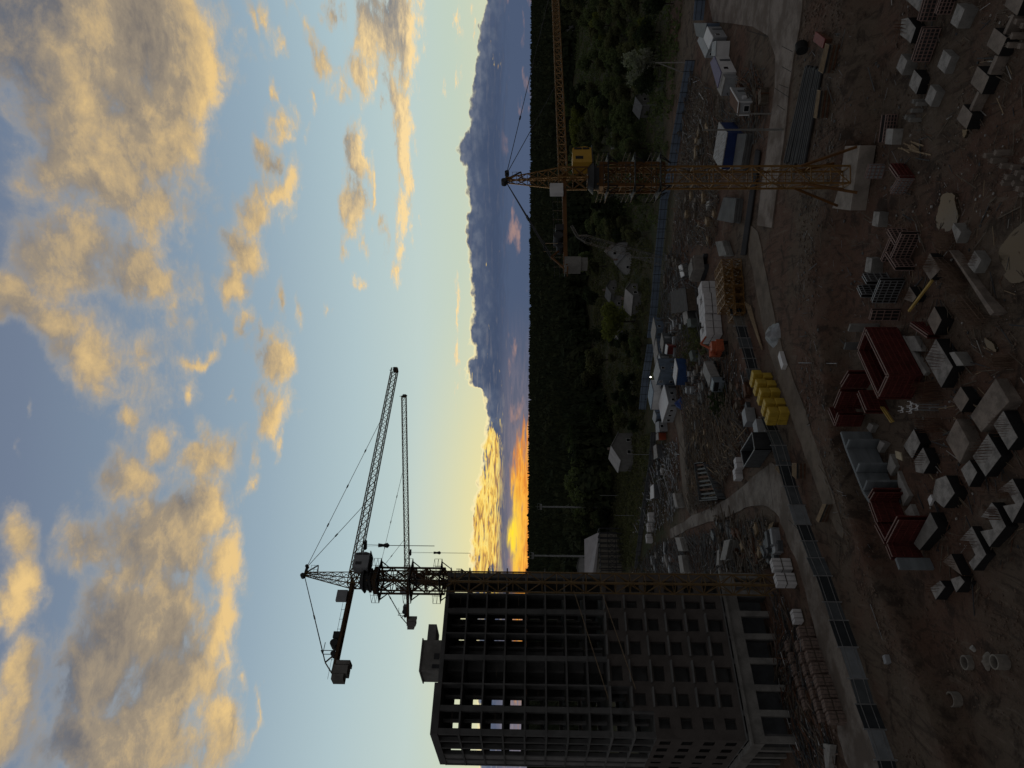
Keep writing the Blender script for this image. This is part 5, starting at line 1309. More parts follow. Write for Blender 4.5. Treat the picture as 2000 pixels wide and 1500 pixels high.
# orange loader with its bucket arm, and the pale bodied truck behind it
op = GG(1420, 680)
r = thing('loader', 'orange wheeled machine with a raised hopper arm beside the hoarding', 'construction machine', op)
mb = MB(); mb.box((op.x, op.y + .6, 1.5), (2.1, 3.4, 1.3), .4); mb.box((op.x + .2, op.y + .2, 2.5), (1.7, 1.6, .9), .4); mb.build('body', ORANGE, r)
mb = MB(); mb.tube((op.x - .4, op.y + 1.3, 2.0), (op.x + .9, op.y + 2.2, 4.3), .28, 10, r2=.2); mb.tube((op.x + .9, op.y + 2.2, 4.3), (op.x + 2.3, op.y + 2.4, 3.3), .22, 8, r2=.16); mb.build('arm', ORANGE, r)
mb = MB(); mb.tube((op.x - 1.5, op.y + .6, 2.4), (op.x - .2, op.y + .9, 2.6), .75, 12, r2=.5); mb.build('hopper', ORANGE, r)
for dx, dy in ((-1, -.8), (1, -.4), (-1.2, 1.6), (.8, 2.0)):
    mb = MB(); mb.tube((op.x + dx - .2, op.y + dy, .55), (op.x + dx + .2, op.y + dy + .1, .55), .55, 14); mb.build('wheel', TYRE, r)
tp = GG(1412, 730)
r = thing('truck', 'flat bed truck with a pale grey cover beside the orange machine', 'truck', tp); a = 1.05; c, s = math.cos(a), math.sin(a)
mb = MB(); mb.box((tp.x, tp.y + 1, 2.0), (6.0, 2.3, 1.7), a); mb.build('covered_body', mat('pale canvas', (.34,.34,.33), .85, .3, .8, .2), r)
mb = MB(); mb.box((tp.x - c*4.1, tp.y + 1 - s*4.1, 1.7), (1.8, 2.2, 2.0), a); cbn = mb.build('cab', mat('pale blue cab', (.22,.27,.31), .5, .2, 1.), r)
mb = MB(); mb.box((tp.x - c*5.02, tp.y + 1 - s*5.02, 2.1), (.05, 1.9, .8), a); mb.build('windscreen', GLASS, cbn)
for l in (-4.2, 1.4, 2.6):
    for sg in (-1, 1):
        q = Vector((tp.x + c*l - s*sg*1.0, tp.y + 1 + s*l + c*sg*1.0, .5)); mb = MB(); mb.tube(q - Vector((-s, c, 0))*.15, q + Vector((-s, c, 0))*.15, .5, 14); mb.build('wheel', TYRE, r)
# long piles of pipe beside the paved road
PIPE = mat('dark coated pipe', (.055,.058,.062), .6, .35, .4, stretch=(1,.2,1))
for i in range(11):
    f = i/10; a = G(1577 + 30*f, 128 + 8*f + prnd.uniform(-3, 3), .2); b = G(1534 + 38*f, 318 + prnd.uniform(-6, 8), .2); za = max(gz(a.x, a.y), gz(b.x, b.y), 0) + .30
    mb = MB(); mb.tube((a.x, a.y, gz(a.x, a.y) + .3), (b.x, b.y, gz(b.x, b.y) + .3), .21, 10)
    single(mb, 'steel_pipe', PIPE, '%s long dark pipe from the paved road in the pile on the bank' % ORD[i], 'pipe', 'long dark pipes on the bank')
for i in range(5):
    f = i/4; a = G(1480 + 6*f, 292 + 3*f, .2); b = G(1450 + 7*f, 498, .2); mb = MB(); mb.tube((a.x, a.y, .35), (b.x, b.y, .35), .2, 8)
    single(mb, 'steel_pipe', PIPE, '%s black pipe of the bundle along the paved strip behind the yellow mast' % ORD[i], 'pipe', 'black pipes along the paved strip')
for i in range(4):
    f = i/3; a = G(1455 + 10*f, 590 + 6*f, .3); b = G(1487 + 2*f, 680 + 3*f, .3); mb = MB(); mb.bar(a, b, .14, .14)
    single(mb, 'long_timber', WOOD, '%s long pale pole lying beside the hoarding' % ORD[i], 'timber', 'long poles beside the hoarding')
# ladder topped bundles of form panels
def panel_stack(px, zt, label):
    P = [G(x, y, zt) for x, y in px]; c = sum(P, Vector())/4; g = gz(c.x, c.y); r = thing('form_panel_stack', label, 'panel stack', (c.x, c.y, g)); n = 5
    for k in range(n):
        mb = MB(); mb.prism([(p.x, p.y) for p in P], g + (zt - g)*k/n + .04, g + (zt - g)*(k+1)/n - .01); mb.build('panel', WOODD if k % 2 else (RUST if k < n - 1 else DARKST), r)
    mb = MB()
    for a, b in ((0, 1), (3, 2)): mb.bar(P[a] + Vector((0,0,.06)), P[b] + Vector((0,0,.06)), .07, .06)
    for k in range(9): mb.bar(P[0].lerp(P[1], k/8) + Vector((0,0,.03)), P[3].lerp(P[2], k/8) + Vector((0,0,.06)), .06, .05)
    mb.build('ladder_frame', WOOD, r)
panel_stack([(1613,85),(1620,88),(1608,143),(1600,138)], 1.3, 'stack of form panels with a pale ladder like top, far one on the bank')
panel_stack([(1597,176),(1603,177),(1596,231),(1590,229)], 1.3, 'stack of form panels with a pale ladder like top, near one on the bank')
panel_stack([(1524,893),(1530,900),(1523,925),(1515,915)], 1.1, 'stack of grating panels beside the haul road hoarding')
panel_stack([(1548,905),(1556,905),(1556,935),(1548,928)], 1.2, 'second stack of grating panels beside the haul road hoarding')
panel_stack([(1607,985),(1614,985),(1600,1020),(1595,1015)], .9, 'blue grey grating leaning on the verge by the hoarding')
panel_stack([(1503,1025),(1511,1020),(1506,1040),(1499,1042)], .8, 'small crate of pale slats at the bend of the road')
cabin([(1593,62),(1611,76),(1606,94),(1588,80)], .9, 'low box with a dark red lid on the bank', RUST, REDR, win=False, name='box', cat='box', group=None)
c_ = GG(1577, 92); mb = MB(); mb.tube((c_.x - .5, c_.y, c_.z + .7), (c_.x + .6, c_.y + .4, c_.z + .7), .75, 16); single(mb, 'cable_drum', TYRE, 'black cable drum on the verge of the paved road', 'drum')
# posts
def post(base, top, r, label, m=CONC, name='lamp_post', cat='post', arm=None, dep=None):
    b = GG(*base); d = b.y if dep is None else dep; t = D(top[0], top[1], b.y); t = Vector((b.x, b.y, t.z))
    rt = thing(name, label, cat, b); mb = MB(); mb.tube(b - Vector((0,0,.3)), t, r, 10, r2=r*.6); mb.build('pole', m, rt)
    if arm == 'lamp':
        mb = MB(); mb.tube(t - Vector((0,0,.1)), t + Vector((1.0, 0, .25)), .05, 6); mb.box(t + Vector((1.25, 0, .27)), (.6, .25, .14)); mb.build('lamp_head', GREYST, rt)
    if arm == 'flood':
        mb = MB(); mb.box(t + Vector((0, 0, .2)), (2.2, .9, .2)); 
        for k in range(-2, 3): mb.box(t + Vector((k*.45, -.3, -.25)), (.36, .3, .5))
        for k in (-1.1, 1.1): mb.bar(t + Vector((k, .4, .2)), t + Vector((k, .4, 1.2)), .06)
        mb.bar(t + Vector((-1.1, .4, 1.2)), t + Vector((1.1, .4, 1.2)), .06); mb.tube(t, t + Vector((0, 0, 2.0)), .05, 6); mb.build('floodlight_frame', GREYST, rt)
    return rt
post((1532,253), (1372,253), .17, 'tall grey concrete lamp post beside the blue store', arm='lamp')
post((1508,222), (1425,222), .13, 'shorter concrete post in front of the white panelled cabin', arm=None, name='utility_pole')
post((1192,991), (1056,991), .45, 'tall floodlight mast at the edge of the wood, farther from the block', m=GREYST, arm='flood', name='floodlight_mast', cat='floodlight')
post((1200,1087), (1040,1087), .45, 'tall floodlight mast at the edge of the wood, next to the block', m=GREYST, arm='flood', name='floodlight_mast', cat='floodlight')
b1 = GG(1341, 122); b2 = GG(1336, 142); tz = D(1280, 122, b1.y).z
r = thing('utility_pole', 'pale A shaped concrete pole with a leaning strut behind the blue fence', 'post', b1); mb = MB(); mb.tube(b1, (b1.x, b1.y, tz), .17, 8, r2=.12); mb.build('pole', CONC_L, r); mb = MB(); mb.tube(b2, (b1.x, b1.y, tz - .5), .15, 8, r2=.11); mb.build('strut', CONC_L, r)
for (x0, x1, y, lab) in ((1290,1236,205,'thin dark utility pole in the gardens above the blue fence'), (1276,1228,503.5,'slim pale green pole by the white gabled house'), (1277,1226,888,'grey pole beside the house with the hipped roof'), (1211,1172,968,'short pole with a cross arm at the lane'), (1240,1202,1007,'thin pole at the corner of the frame hall')):
    post((x0, y), (x1, y), .11, lab, m=GREYST, name='utility_pole')
# concrete rings on the bare earth
RG = mat('weathered ring concrete', (.27,.25,.22), .9, .3, 1.5)
def ring(x, y, rad, h, label, tilt=0):
    c = G(x, y, PIT + h); n = 28; mb = MB(); vs = []
    for zz2 in (PIT - .1, PIT + h):
        for q in (rad, rad - .11):
            for i in range(n): a = 6.283*i/n; vs.append((c.x + q*math.cos(a), c.y + q*math.sin(a), zz2))
    fs = []
    for i in range(n):
        j = (i+1) % n; fs += [(i, j, 2*n+j, 2*n+i), (n+j, n+i, 3*n+i, 3*n+j), (2*n+i, 2*n+j, 3*n+j, 3*n+i)]
    mb.add(vs, fs); single(mb, 'concrete_ring', RG, label, 'concrete ring', 'concrete rings on the bare earth', base=(c.x, c.y, PIT))
ring(1883,1294,.62,.55,'thin rimmed concrete ring sunk in the earth, farthest back of the three')
ring(1941,1293,.60,.9,'concrete ring among broken slabs, the one with rubble beside it')
ring(1855,1366,.66,.75,'concrete ring with a ragged rim, nearest the sandy track')
heap((1928,1292), .5, RG, 'rubble_heap', 'heap of broken slabs between two concrete rings', 'rubble', .9, .5, 4)
mb = MB(); p = GG(1905,1270); mb.tube(p, p + Vector((.25,.1,.3)), .22, 10); single(mb, 'bucket', CONC_L, 'small pale bucket lying above the concrete rings', 'bucket')
mb = MB(); mb.tube(G(1700,1180,.1), G(1735,1282,-.1), .04, 5); single(mb, 'cable', GREYST, 'pale cable trailing across the bare earth to a small box', 'cable')
p = GG(1737,1288); mb = MB(); mb.box((p.x, p.y, p.z + .25), (.8, .6, .5), .6); single(mb, 'electric_box', GREYP, 'small grey box at the end of the pale cable', 'box')
mb = MB(); mb.prism([tuple(G(x, y, .9)[:2]) for x, y in ((1607,1452),(1622,1455),(1618,1500),(1612,1500))], .2, .9); single(mb, 'sheet_stack', CONC_L, 'pale torn sheeting laid on a low stack near the picture corner', 'sheet stack')
mb = MB(); mb.prism([tuple(G(x, y, .75)[:2]) for x, y in ((1522,686),(1530,713),(1526,722),(1519,697))], .15, .75); single(mb, 'box', WHITE, 'long white topped box on the haul road near the yellow bundles', 'box')
heap((1512,655), 1.3, GREYST, 'scrap_heap', 'heap of grey steel profiles on the haul road', 'scrap heap', 2.0, 3.4, 9)
# scrap, boards and litter: nobody could count these
MIXED = [(CONC_D, 'grey lumps'), (GREYP, 'pale grey offcuts'), (WOODD, 'weathered boards'), (RUST, 'rusty iron'), (WHITE, 'white packaging scraps'), (DARKST, 'dark scrap')]
for i, (px, n0, where) in enumerate((
   ([(1345,130),(1420,200),(1400,480),(1315,480),(1328,340)], 500, 'between the blue fence and the cabins'),
   ([(1310,480),(1345,480),(1360,620),(1345,700),(1285,690)], 420, 'around the felt roofed hut'),
   ([(1325,690),(1440,690),(1470,760),(1400,800),(1325,800)], 520, 'in front of the cabin row'),
   ([(1335,790),(1430,770),(1468,850),(1435,905),(1400,990),(1350,990)], 700, 'in the middle scrap yard'),
   ([(1285,870),(1325,860),(1330,990),(1285,1045),(1258,1040)], 420, 'behind the sandy track'),
   ([(1290,1062),(1400,1035),(1500,1010),(1500,1110),(1400,1120),(1255,1120)], 700, 'left of the concrete road'),
   ([(1520,1150),(1560,1210),(1640,1480),(1560,1500),(1520,1300)], 420, 'at the foot of the block'),
   ([(1455,130),(1495,130),(1490,230),(1420,240)], 160, 'beside the paved strip'))):
    for j, (m_, w_) in enumerate(MIXED):
        if i == 7 and j in (1, 4): continue
        scatter(px, int(n0*(.35 if j in (1, 4) else 1)), 200 + i*10 + j, '%s littering the ground %s' % (w_, where), m_, .06, .34 if j in (1, 4) else .5, 'litter', 'debris', .75 if j in (2, 3, 5) else .25, .45, flat=.35 if j in (1, 4) else .6)
scatter([(1345,130),(1420,200),(1400,480),(1320,480),(1330,340)], 3000, 31, 'tangle of scrap, boards and litter along the blue fence', WOODD, .07, .45, 'scrap', 'debris', .55, .5)
scatter([(1350,160),(1410,230),(1390,480),(1318,470)], 900, 32, 'pale scrap pieces among the litter along the blue fence', CONC_L, .06, .30, 'scrap', 'debris', .4, .6)
scatter([(1340,780),(1420,760),(1470,850),(1440,900),(1400,990),(1352,1000),(1345,880)], 3200, 33, 'boards and beams heaped in the middle scrap yard', WOODD, .07, .38, 'scrap', 'debris', .8, .9)
scatter([(1345,800),(1430,770),(1460,850),(1440,900),(1395,960),(1352,960)], 700, 34, 'pale boards on top of the middle scrap yard', WOOD, .06, .28, 'scrap', 'debris', .9, 1.0)
scatter([(1290,870),(1325,860),(1330,990),(1290,1040),(1262,1040)], 700, 35, 'drums, bags and litter behind the sandy track', GREYP, .15, .7, 'scrap', 'debris', .3, .5)
scatter([(1300,1060),(1400,1040),(1500,1010),(1490,1110),(1400,1120),(1260,1120)], 2600, 36, 'building waste left of the concrete road', CONC_D, .08, .5, 'scrap', 'debris', .4, .5)
scatter([(1400,1010),(1520,1020),(1500,1110),(1420,1120)], 500, 37, 'crates and boards left of the concrete road', WOODD, .25, .9, 'scrap', 'debris', .3, .6)
scatter([(1340,480),(1300,500),(1290,640),(1340,660),(1420,700),(1400,660)], 900, 38, 'litter and sheets around the cabins', CONC_D, .12, .7, 'scrap', 'debris', .5, .4)
scatter([(1545,1180),(1620,1300),(1640,1500),(1560,1500),(1500,1250)], 800, 39, 'broken bricks and rubble under the brick pallets', BRICK, .10, .4, 'rubble', 'debris', .2, .2)
scatter([(1480,200),(1410,230),(1430,340),(1500,250)], 350, 40, 'stones and wire beside the paved strip', CONC_D, .1, .4, 'rubble', 'debris', .4, .2)

# small countable things about the yard
def crate(x, y, sx, sy, sz, rz, m, label, group):
    p = GG(x, y); mb = MB(); c, s_ = math.cos(rz), math.sin(rz); n = max(2, int(sz/.3))
    for k in range(n):
        z = p.z + .02 + sz*k/n; mb.box((p.x + crn.uniform(-.05, .05), p.y, z + sz/n*.46), (sx*crn.uniform(.9, 1), sy*crn.uniform(.9, 1), sz/n*.9), rz + crn.uniform(-.05, .05))
    for a in (-1, 1):
        for b in (-1, 1): mb.box((p.x + c*a*sx/2 - s_*b*sy/2, p.y + s_*a*sx/2 + c*b*sy/2, p.z + sz/2 + .05), (.12, .12, sz + .1), rz)
    single(mb, 'crate', m, label, 'crate', group, base=p)
crn = random.Random(91)
for n_, (px, cnt, lab, mats) in enumerate((
    ([(1440,1030),(1500,1100)], 14, 'weathered crate or small stack among those left of the concrete road', (WOODD, WOOD, RUST)),
    ([(1395,1020),(1440,1050)], 7, 'small dark stack near the high white edged slabs', (DGREY, CONC_D)),
    ([(1275,1068),(1320,1116)], 9, 'small pale stack beyond the grey slab pair', (GREYP, CONC_L, DGREY)),
    ([(1340,690),(1385,770)], 12, 'small stack or box in front of the dark blue pavilion', (GREYP, CONC_D, WOODD)),
    ([(1300,500),(1345,555)], 9, 'low stack beside the crawler crane', (WOODD, CONC_D)),
    ([(1330,245),(1390,300)], 9, 'low stack of boards between the blue store and the blue fence', (WOODD, WOOD, CONC_D)),
    ([(1345,380),(1400,470)], 11, 'flat board stack left of the yellow mast near the blue fence', (WOODD, WOOD, CONC_L)),
    ([(1278,880),(1312,940)], 8, 'drum sized bundle near the small dark shed', (DGREY, WHITE, CONC_D)),
    ([(1355,830),(1400,900)], 8, 'stack of boards in the middle scrap yard', (WOODD, WOOD, CONC_D)),
    ([(1355,720),(1400,800)], 9, 'grey stack between the pavilion and the scrap yard', (GREYP, CONC_D, DGREY, CONC_L)),
    ([(1300,620),(1340,690)], 9, 'low grey stack between the huts and the red box', (GREYP, CONC_D, DGREY)),
    ([(1415,750),(1465,800)], 9, 'dark stack behind the hoarding near the yellow bundles', (WOODD, DGREY, RUST)),
    ([(1500,1040),(1530,1090)], 6, 'blue grey board stack at the bend of the concrete road', (GREYP, DGREY)),
    ([(1440,170),(1500,215)], 5, 'small heap of boards in front of the violet roofed cabin', (WOODD, RUST)))):
    for k in range(int(cnt*1.7)):
        x = crn.uniform(px[0][0], px[1][0]); y = crn.uniform(px[0][1], px[1][1])
        crate(x, y, crn.uniform(.9, 2.6), crn.uniform(.8, 1.4), crn.uniform(.4, 1.3), crn.uniform(0, 1.6), crn.choice(mats), lab, 'stacks: ' + lab)
# a second line of low cabins and lean-tos
cabin([(1287,690),(1291,705),(1287,722),(1283,707)], 2.4, 'small flat grey cabin wedged between the pale roofed ones', DGREY, GREYP)
cabin([(1303,705),(1308,722),(1303,742),(1298,726)], 2.5, 'blue walled cabin with a grey lid behind the pavilion', BLUEP, GREYP)
cabin([(1277,800),(1282,812),(1279,828),(1274,818)], 2.4, 'pale blue cabin at the lower end of the row', PALEB, GREYP)
cabin([(1345,505),(1349,500),(1352,520),(1348,525)][:0] or [(1325,520),(1331,516),(1336,538),(1330,542)], 1.6, 'low white sheeted shed behind the crawler crane', CONC_D, WHITE, win=False, name='hut', cat='hut')
cabin([(1345,690),(1350,684),(1354,700),(1349,706)], 1.8, 'dull green tank shaped hut by the orange machine', GREENR, GREENR, win=False, name='hut', cat='hut')

scatter([(1345,790),(1430,765),(1468,845),(1435,900),(1400,985),(1352,985)], 300, 410, 'long weathered beams heaped across the middle scrap yard', WOODD, .20, .46, 'scrap', 'debris', 1.0, .9)
scatter([(1345,790),(1430,765),(1468,845),(1435,900),(1400,985),(1352,985)], 130, 411, 'long pale beams heaped across the middle scrap yard', WOOD, .16, .36, 'scrap', 'debris', 1.0, 1.1)
scatter([(1345,140),(1400,230),(1390,480),(1325,470)], 260, 412, 'long boards and sheets heaped along the blue fence', WOODD, .2, .5, 'scrap', 'debris', .9, .7)
scatter([(1300,1062),(1400,1040),(1500,1012),(1498,1105),(1400,1116)], 260, 413, 'beams and boards heaped left of the concrete road', CONC_D, .18, .45, 'scrap', 'debris', .9, .6)
# ---------------------------------------------------------------- gardens, trees and houses beyond the fence
def leaf_mat(name, a, b):
    m = bpy.data.materials.new(name); m.use_nodes = True; n = NT(m.node_tree); p = n.nt.nodes['Principled BSDF']; p.inputs['Roughness'].default_value = .9; p.inputs['Specular IOR Level'].default_value = .15
    co = n.new('ShaderNodeTexCoord').outputs['Object']
    col = n.mix(n.rng(n.noise(co, .7, 4, .7), .38, .64), a, b); col = n.mix(n.rng(n.noise(co, 5.0, 3, .7), .5, .75), col, tuple(c*.6 for c in a))
    n.put(p.inputs['Base Color'], col)
    tr = n.new('ShaderNodeBsdfTranslucent'); n.put(tr.inputs['Color'], n.mix(1.0, col, (1.25, 1.3, .8), 'MULTIPLY'))     # light comes through the leaves
    mx = n.new('ShaderNodeMixShader'); mx.inputs[0].default_value = .45
    n.nt.links.new(p.outputs[0], mx.inputs[1]); n.nt.links.new(tr.outputs[0], mx.inputs[2]); n.nt.links.new(mx.outputs[0], n.nt.nodes['Material Output'].inputs['Surface'])
    return m
LEAF = [leaf_mat('garden leaves', (.125,.152,.078), (.080,.098,.052)), leaf_mat('bright leaves', (.18,.195,.055), (.105,.118,.036)), leaf_mat('dark leaves', (.045,.058,.033), (.022,.030,.019)),
        leaf_mat('blossom', (.30,.31,.28), (.12,.14,.10)), leaf_mat('olive leaves', (.135,.138,.078), (.078,.084,.048))]
BARK = mat('bark', (.06,.048,.038), .95, .3, 2.)
def tree_proto(seed, shape, lm):
    rng = random.Random(seed); V = []; F = []
    lobes = []
    if shape == 'cone':
        for k in range(26): t = k/25; a = rng.uniform(0, 6.28); q = (1 - t)*.26*rng.uniform(.4, 1); lobes.append((math.cos(a)*q, math.sin(a)*q, .12 + .84*t, .16*(1 - t) + .04))
    else:
        w = .42 if shape == 'round' else .34
        for k in range(15): a = rng.uniform(0, 6.28); q = w*math.sqrt(rng.random())*.8; lobes.append((math.cos(a)*q, math.sin(a)*q, rng.uniform(.36, .84), rng.uniform(.13, .22)))
    for lx, ly, lz, lr in lobes:
        for _ in range(120 if shape != 'cone' else 45):
            u = rng.gauss(0, 1), rng.gauss(0, 1), rng.gauss(0, 1); nrm = math.sqrt(sum(q*q for q in u)) + 1e-6
            rr = lr*(.55 + .5*rng.random()); c = Vector((lx + u[0]/nrm*rr, ly + u[1]/nrm*rr, lz + u[2]/nrm*rr*.85))
            s = .023*rng.uniform(.6, 1.6); a = Vector((rng.gauss(0,1), rng.gauss(0,1), rng.gauss(0,1))).normalized(); b = a.cross(Vector((rng.gauss(0,1), rng.gauss(0,1), rng.gauss(0,1)))).normalized()
            i = len(V); V += [tuple(c - a*s - b*s*.7), tuple(c + a*s - b*s*.5), tuple(c + a*s*.8 + b*s), tuple(c - a*s*.7 + b*s*.8)]; F.append((i, i+1, i+2, i+3))
    me = bpy.data.meshes.new('crown'); me.from_pydata(V, [], F); me.materials.append(lm); me.update()
    mb = MB(); mb.tube((0,0,-.03), (.01,.01,.45), .022, 7, r2=.013)
    for k in range(6):
        a = k*1.05 + rng.random(); z0 = rng.uniform(.22, .42); mb.tube((.005,.005,z0), (math.cos(a)*.22, math.sin(a)*.22, z0 + rng.uniform(.15, .3)), .010, 5, r2=.003)
    tm = bpy.data.meshes.new('trunk'); tm.from_pydata(mb.v, [], mb.f); tm.materials.append(BARK); tm.update()
    return me, tm
PROTO = {}
def tree(x, y, h, kind, label, group, name='tree', seed=0, wide=1.0, dz=0.0):
    key = (kind, seed % 3)
    if key not in PROTO:
        shp, li = {'garden': ('round', 0), 'bright': ('round', 1), 'dark': ('round', 2), 'blossom': ('round', 3), 'olive': ('tall', 4), 'cone': ('cone', 2)}[kind]; PROTO[key] = tree_proto(100 + seed % 3 + len(PROTO)*7, shp, LEAF[li])
    p = GG(x, y); me, tm = PROTO[key]
    r = thing(name, label, 'tree', p - Vector((0, 0, dz)), group); r.scale = (h*wide, h*wide, h); r.rotation_euler = (0, 0, (seed*1.7) % 6.28)
    for nm, md in (('crown', me), ('trunk', tm)):
        o = bpy.data.objects.new(nm, md); COL.objects.link(o); o.parent = r
grnd = random.Random(77)
# special ones first
tree(1292, 128, 11.5, 'blossom', 'pale blossoming tree beside the A shaped pole', None, seed=1, wide=1.0)
tree(1240, 628, 12.5, 'bright', 'bright yellow green rounded tree at the end of the gardens', None, seed=2, wide=1.15)
tree(1215, 402, 12.0, 'cone', 'very dark spruce behind the counterweight of the yellow crane', None, 'spruce_tree', seed=0, wide=1.3)
tree(1222, 420, 10.5, 'cone', 'second dark spruce, smaller, beside the first', None, 'spruce_tree', seed=1, wide=1.3)
tree(1182, 655, 14, 'cone', 'slim dark spruce at the foot of the wood', None, 'spruce_tree', seed=2)
tree(1205, 820, 9, 'garden', 'round grey green tree in front of the house with the hipped roof', None, seed=0)
n = 0
KL = {'garden': 'mid green garden tree among the plots beyond the blue fence', 'olive': 'olive toned bushy tree among the plots beyond the blue fence', 'dark': 'dark leafy tree among the plots beyond the blue fence', 'bright': 'fresh yellow green tree among the plots beyond the blue fence'}
for _ in range(195):
    y = grnd.uniform(-15, 470); x = grnd.triangular(1118, 1322 - y*.07, 1190)
    if abs(y - 405) < 22 and x > 1150: continue
    k = grnd.choice(['garden','garden','olive','olive','dark','bright' if grnd.random() < .35 else 'garden']); h = grnd.uniform(6.0, 10.5)*(1.25 if x < 1170 else .85)
    tree(x, y, h, k, KL[k], 'garden trees beyond the blue fence', seed=grnd.randrange(3), wide=grnd.uniform(.9, 1.25)); n += 1
KL2 = {'garden': 'mid green tree between the houses and the wood', 'olive': 'olive toned tree between the houses and the wood', 'dark': 'dark tree between the houses and the wood', 'bright': 'x'}
for _ in range(85):
    y = grnd.uniform(440, 1060); x = grnd.uniform(1172, 1262 if y < 900 else 1215)
    if 470 < y < 600 and x > 1200: continue
    if 590 < y < 660 and x > 1170: continue
    if 835 < y < 915 and x > 1185: continue
    k = grnd.choice(['garden','olive','dark','dark']); h = grnd.uniform(4.5, 9)*(1.35 if x < 1205 else .75)
    tree(x, y, h, k, KL2[k], 'trees between the houses and the wood', seed=grnd.randrange(3), wide=grnd.uniform(.9, 1.2))
for (x, y, h) in ((1190,870,17),(1186,905,16),(1192,945,18),(1186,985,15),(1188,1010,12),(1190,925,14),(1180,840,15)):
    tree(x, y, h, 'garden' if y % 2 else 'dark', 'tall broad tree standing before the dark wood near the floodlights', 'broad trees before the wood', seed=int(y) % 3, wide=1.25)
# houses
def house(base, w, dpt, h, rh, rz, label, wall, roof, gz0=None, chim=True, name='house'):
    p = GG(*base); r = thing(name, label, 'house', p); c, s = math.cos(rz), math.sin(rz)
    T = lambda a, b, z: Vector((p.x + c*a - s*b, p.y + s*a + c*b, p.z + z))
    mb = MB(); x0, x1, y0, y1 = -w/2, w/2, 0, dpt
    mb.add([T(x0,y0,-.8),T(x1,y0,-.8),T(x1,y1,-.8),T(x0,y1,-.8),T(x0,y0,h),T(x1,y0,h),T(x1,y1,h),T(x0,y1,h),T(0,y0,h+rh),T(0,y1,h+rh)], [(0,3,2,1),(0,1,5,8,4),(1,2,6,5),(2,3,7,9,6),(3,0,4,7)])
    mb.build('wall', wall, r)
    mb = MB(); o = .4
    for sg in (-1, 1):
        a, b = sg*(w/2 + o), 0; e = h - rh*o/(w/2)
        lo = [T(a,-o,e+.03), T(0,-o,h+rh+.03), T(0,dpt+o,h+rh+.03), T(a,dpt+o,e+.03)]; hi = [q + Vector((0,0,.14)) for q in lo]
        if sg > 0: lo, hi = lo[::-1], hi[::-1]
        mb.hexa(lo, hi)
    rf = mb.build('roof', roof, r)
    if chim: mb = MB(); q = T(w*.18, dpt*.6, h + rh*.55); mb.box(q + Vector((0,0,.9)), (.6,.6,1.8), rz); mb.build('chimney', BRICK, rf)
    spots = ((0, h + rh*.30, 1.3, 1.3),) if name == 'house' and rh > 3.5 else ((-w*.2, 1.7, 1.4, 1.3), (w*.24, 1.7, 1.2, 1.3)) if w > 7.6 else ((-w*.1, 1.4, 1.1, 1.0),)
    for xx, zc, ww, hh in spots:
        mb = MB(); q = T(xx, -.02, zc); mb.box(q, (ww, .06, hh), rz); f = mb.build('window', WHITE, r); mb = MB(); mb.box(T(xx, -.05, zc), (ww*.86, .06, hh*.86), rz); mb.build('pane', GLASS, f)
    mb = MB(); q = T(w/2 + .02, dpt*.3, 1.4); mb.box(q, (.06, 1.0, 1.2), rz); mb.build('window', GLASS, r)
GW = mat('white house wall', (.42,.43,.44), .8, .2, .6); GW2 = mat('grey house wall', (.20,.20,.195), .85, .25, .6)
RF1 = mat('brown sheet roof', (.11,.075,.06), .8, .3, .6); RF2 = mat('grey sheet roof', (.15,.155,.16), .8, .3, .6); RF3 = mat('pale sheet roof', (.42,.42,.42), .7, .2, .6)
house((1224,494), 7.5, 9, 3.0, 4.2, -.25, 'white gabled house with a steep roof and one dark attic window', GW, RF1)
house((1234,518), 6.5, 7, 2.6, 2.8, -.35, 'lower white gabled house beside the steep roofed one', GW, RF2)
house((1250,566), 8, 7, 2.8, 1.9, .9, 'low house with a pale roof slope and two dark windows', GW2, RF3)
house((1238,872), 10, 8, 4.8, 2.6, .6, 'grey two storey house with a pale roof slope before the wood', GW2, RF3)
house((1126,55), 10, 9, 3.6, 3.6, -.3, 'far white gabled house below the yellow jib', GW, RF1)
house((1117,35), 16, 8, 3.0, 1.4, .1, 'long far building with a dull red wall beside the white gabled house', mat('dull red wall', (.14,.06,.05), .9, .2, .8), RF2, chim=False)
house((1268,190), 6, 6, 2.4, 1.8, .3, 'small grey roofed shed among the garden trees', GW2, RF2, chim=False)
house((1205,560), 6, 6, 2.4, 1.6, .5, 'small dark cottage half hidden behind the pale roofed house', GW2, RF2)
house((1216,590), 5, 5, 2.2, 1.4, .2, 'tiny shed with a grey roof beside the yellow green tree', GW2, RF2, chim=False)
house((1222,1180-580+55), 4, 4, 2.2, 1.2, .2, 'tiny pale hut under the yellow green tree', GW2, RF3, chim=False)
house((1168,1108), 18, 10, 6.5, 2.2, .1, 'long white two storey building at the foot of the wood', GW, RF2)
for (x, y) in ((1118,118),(1121,105),(1204,275)):
    p = GG(x, y); mb = MB(); mb.box((p.x, p.y, p.z + 1.1), (7, .3, 2.2), .15); single(mb, 'garden_wall', GW, {118: 'short white wall far off below the yellow jib', 105: 'tiny white shed wall at the far edge of the gardens', 275: 'small white garden wall in the middle of the plots'}[y], 'wall')
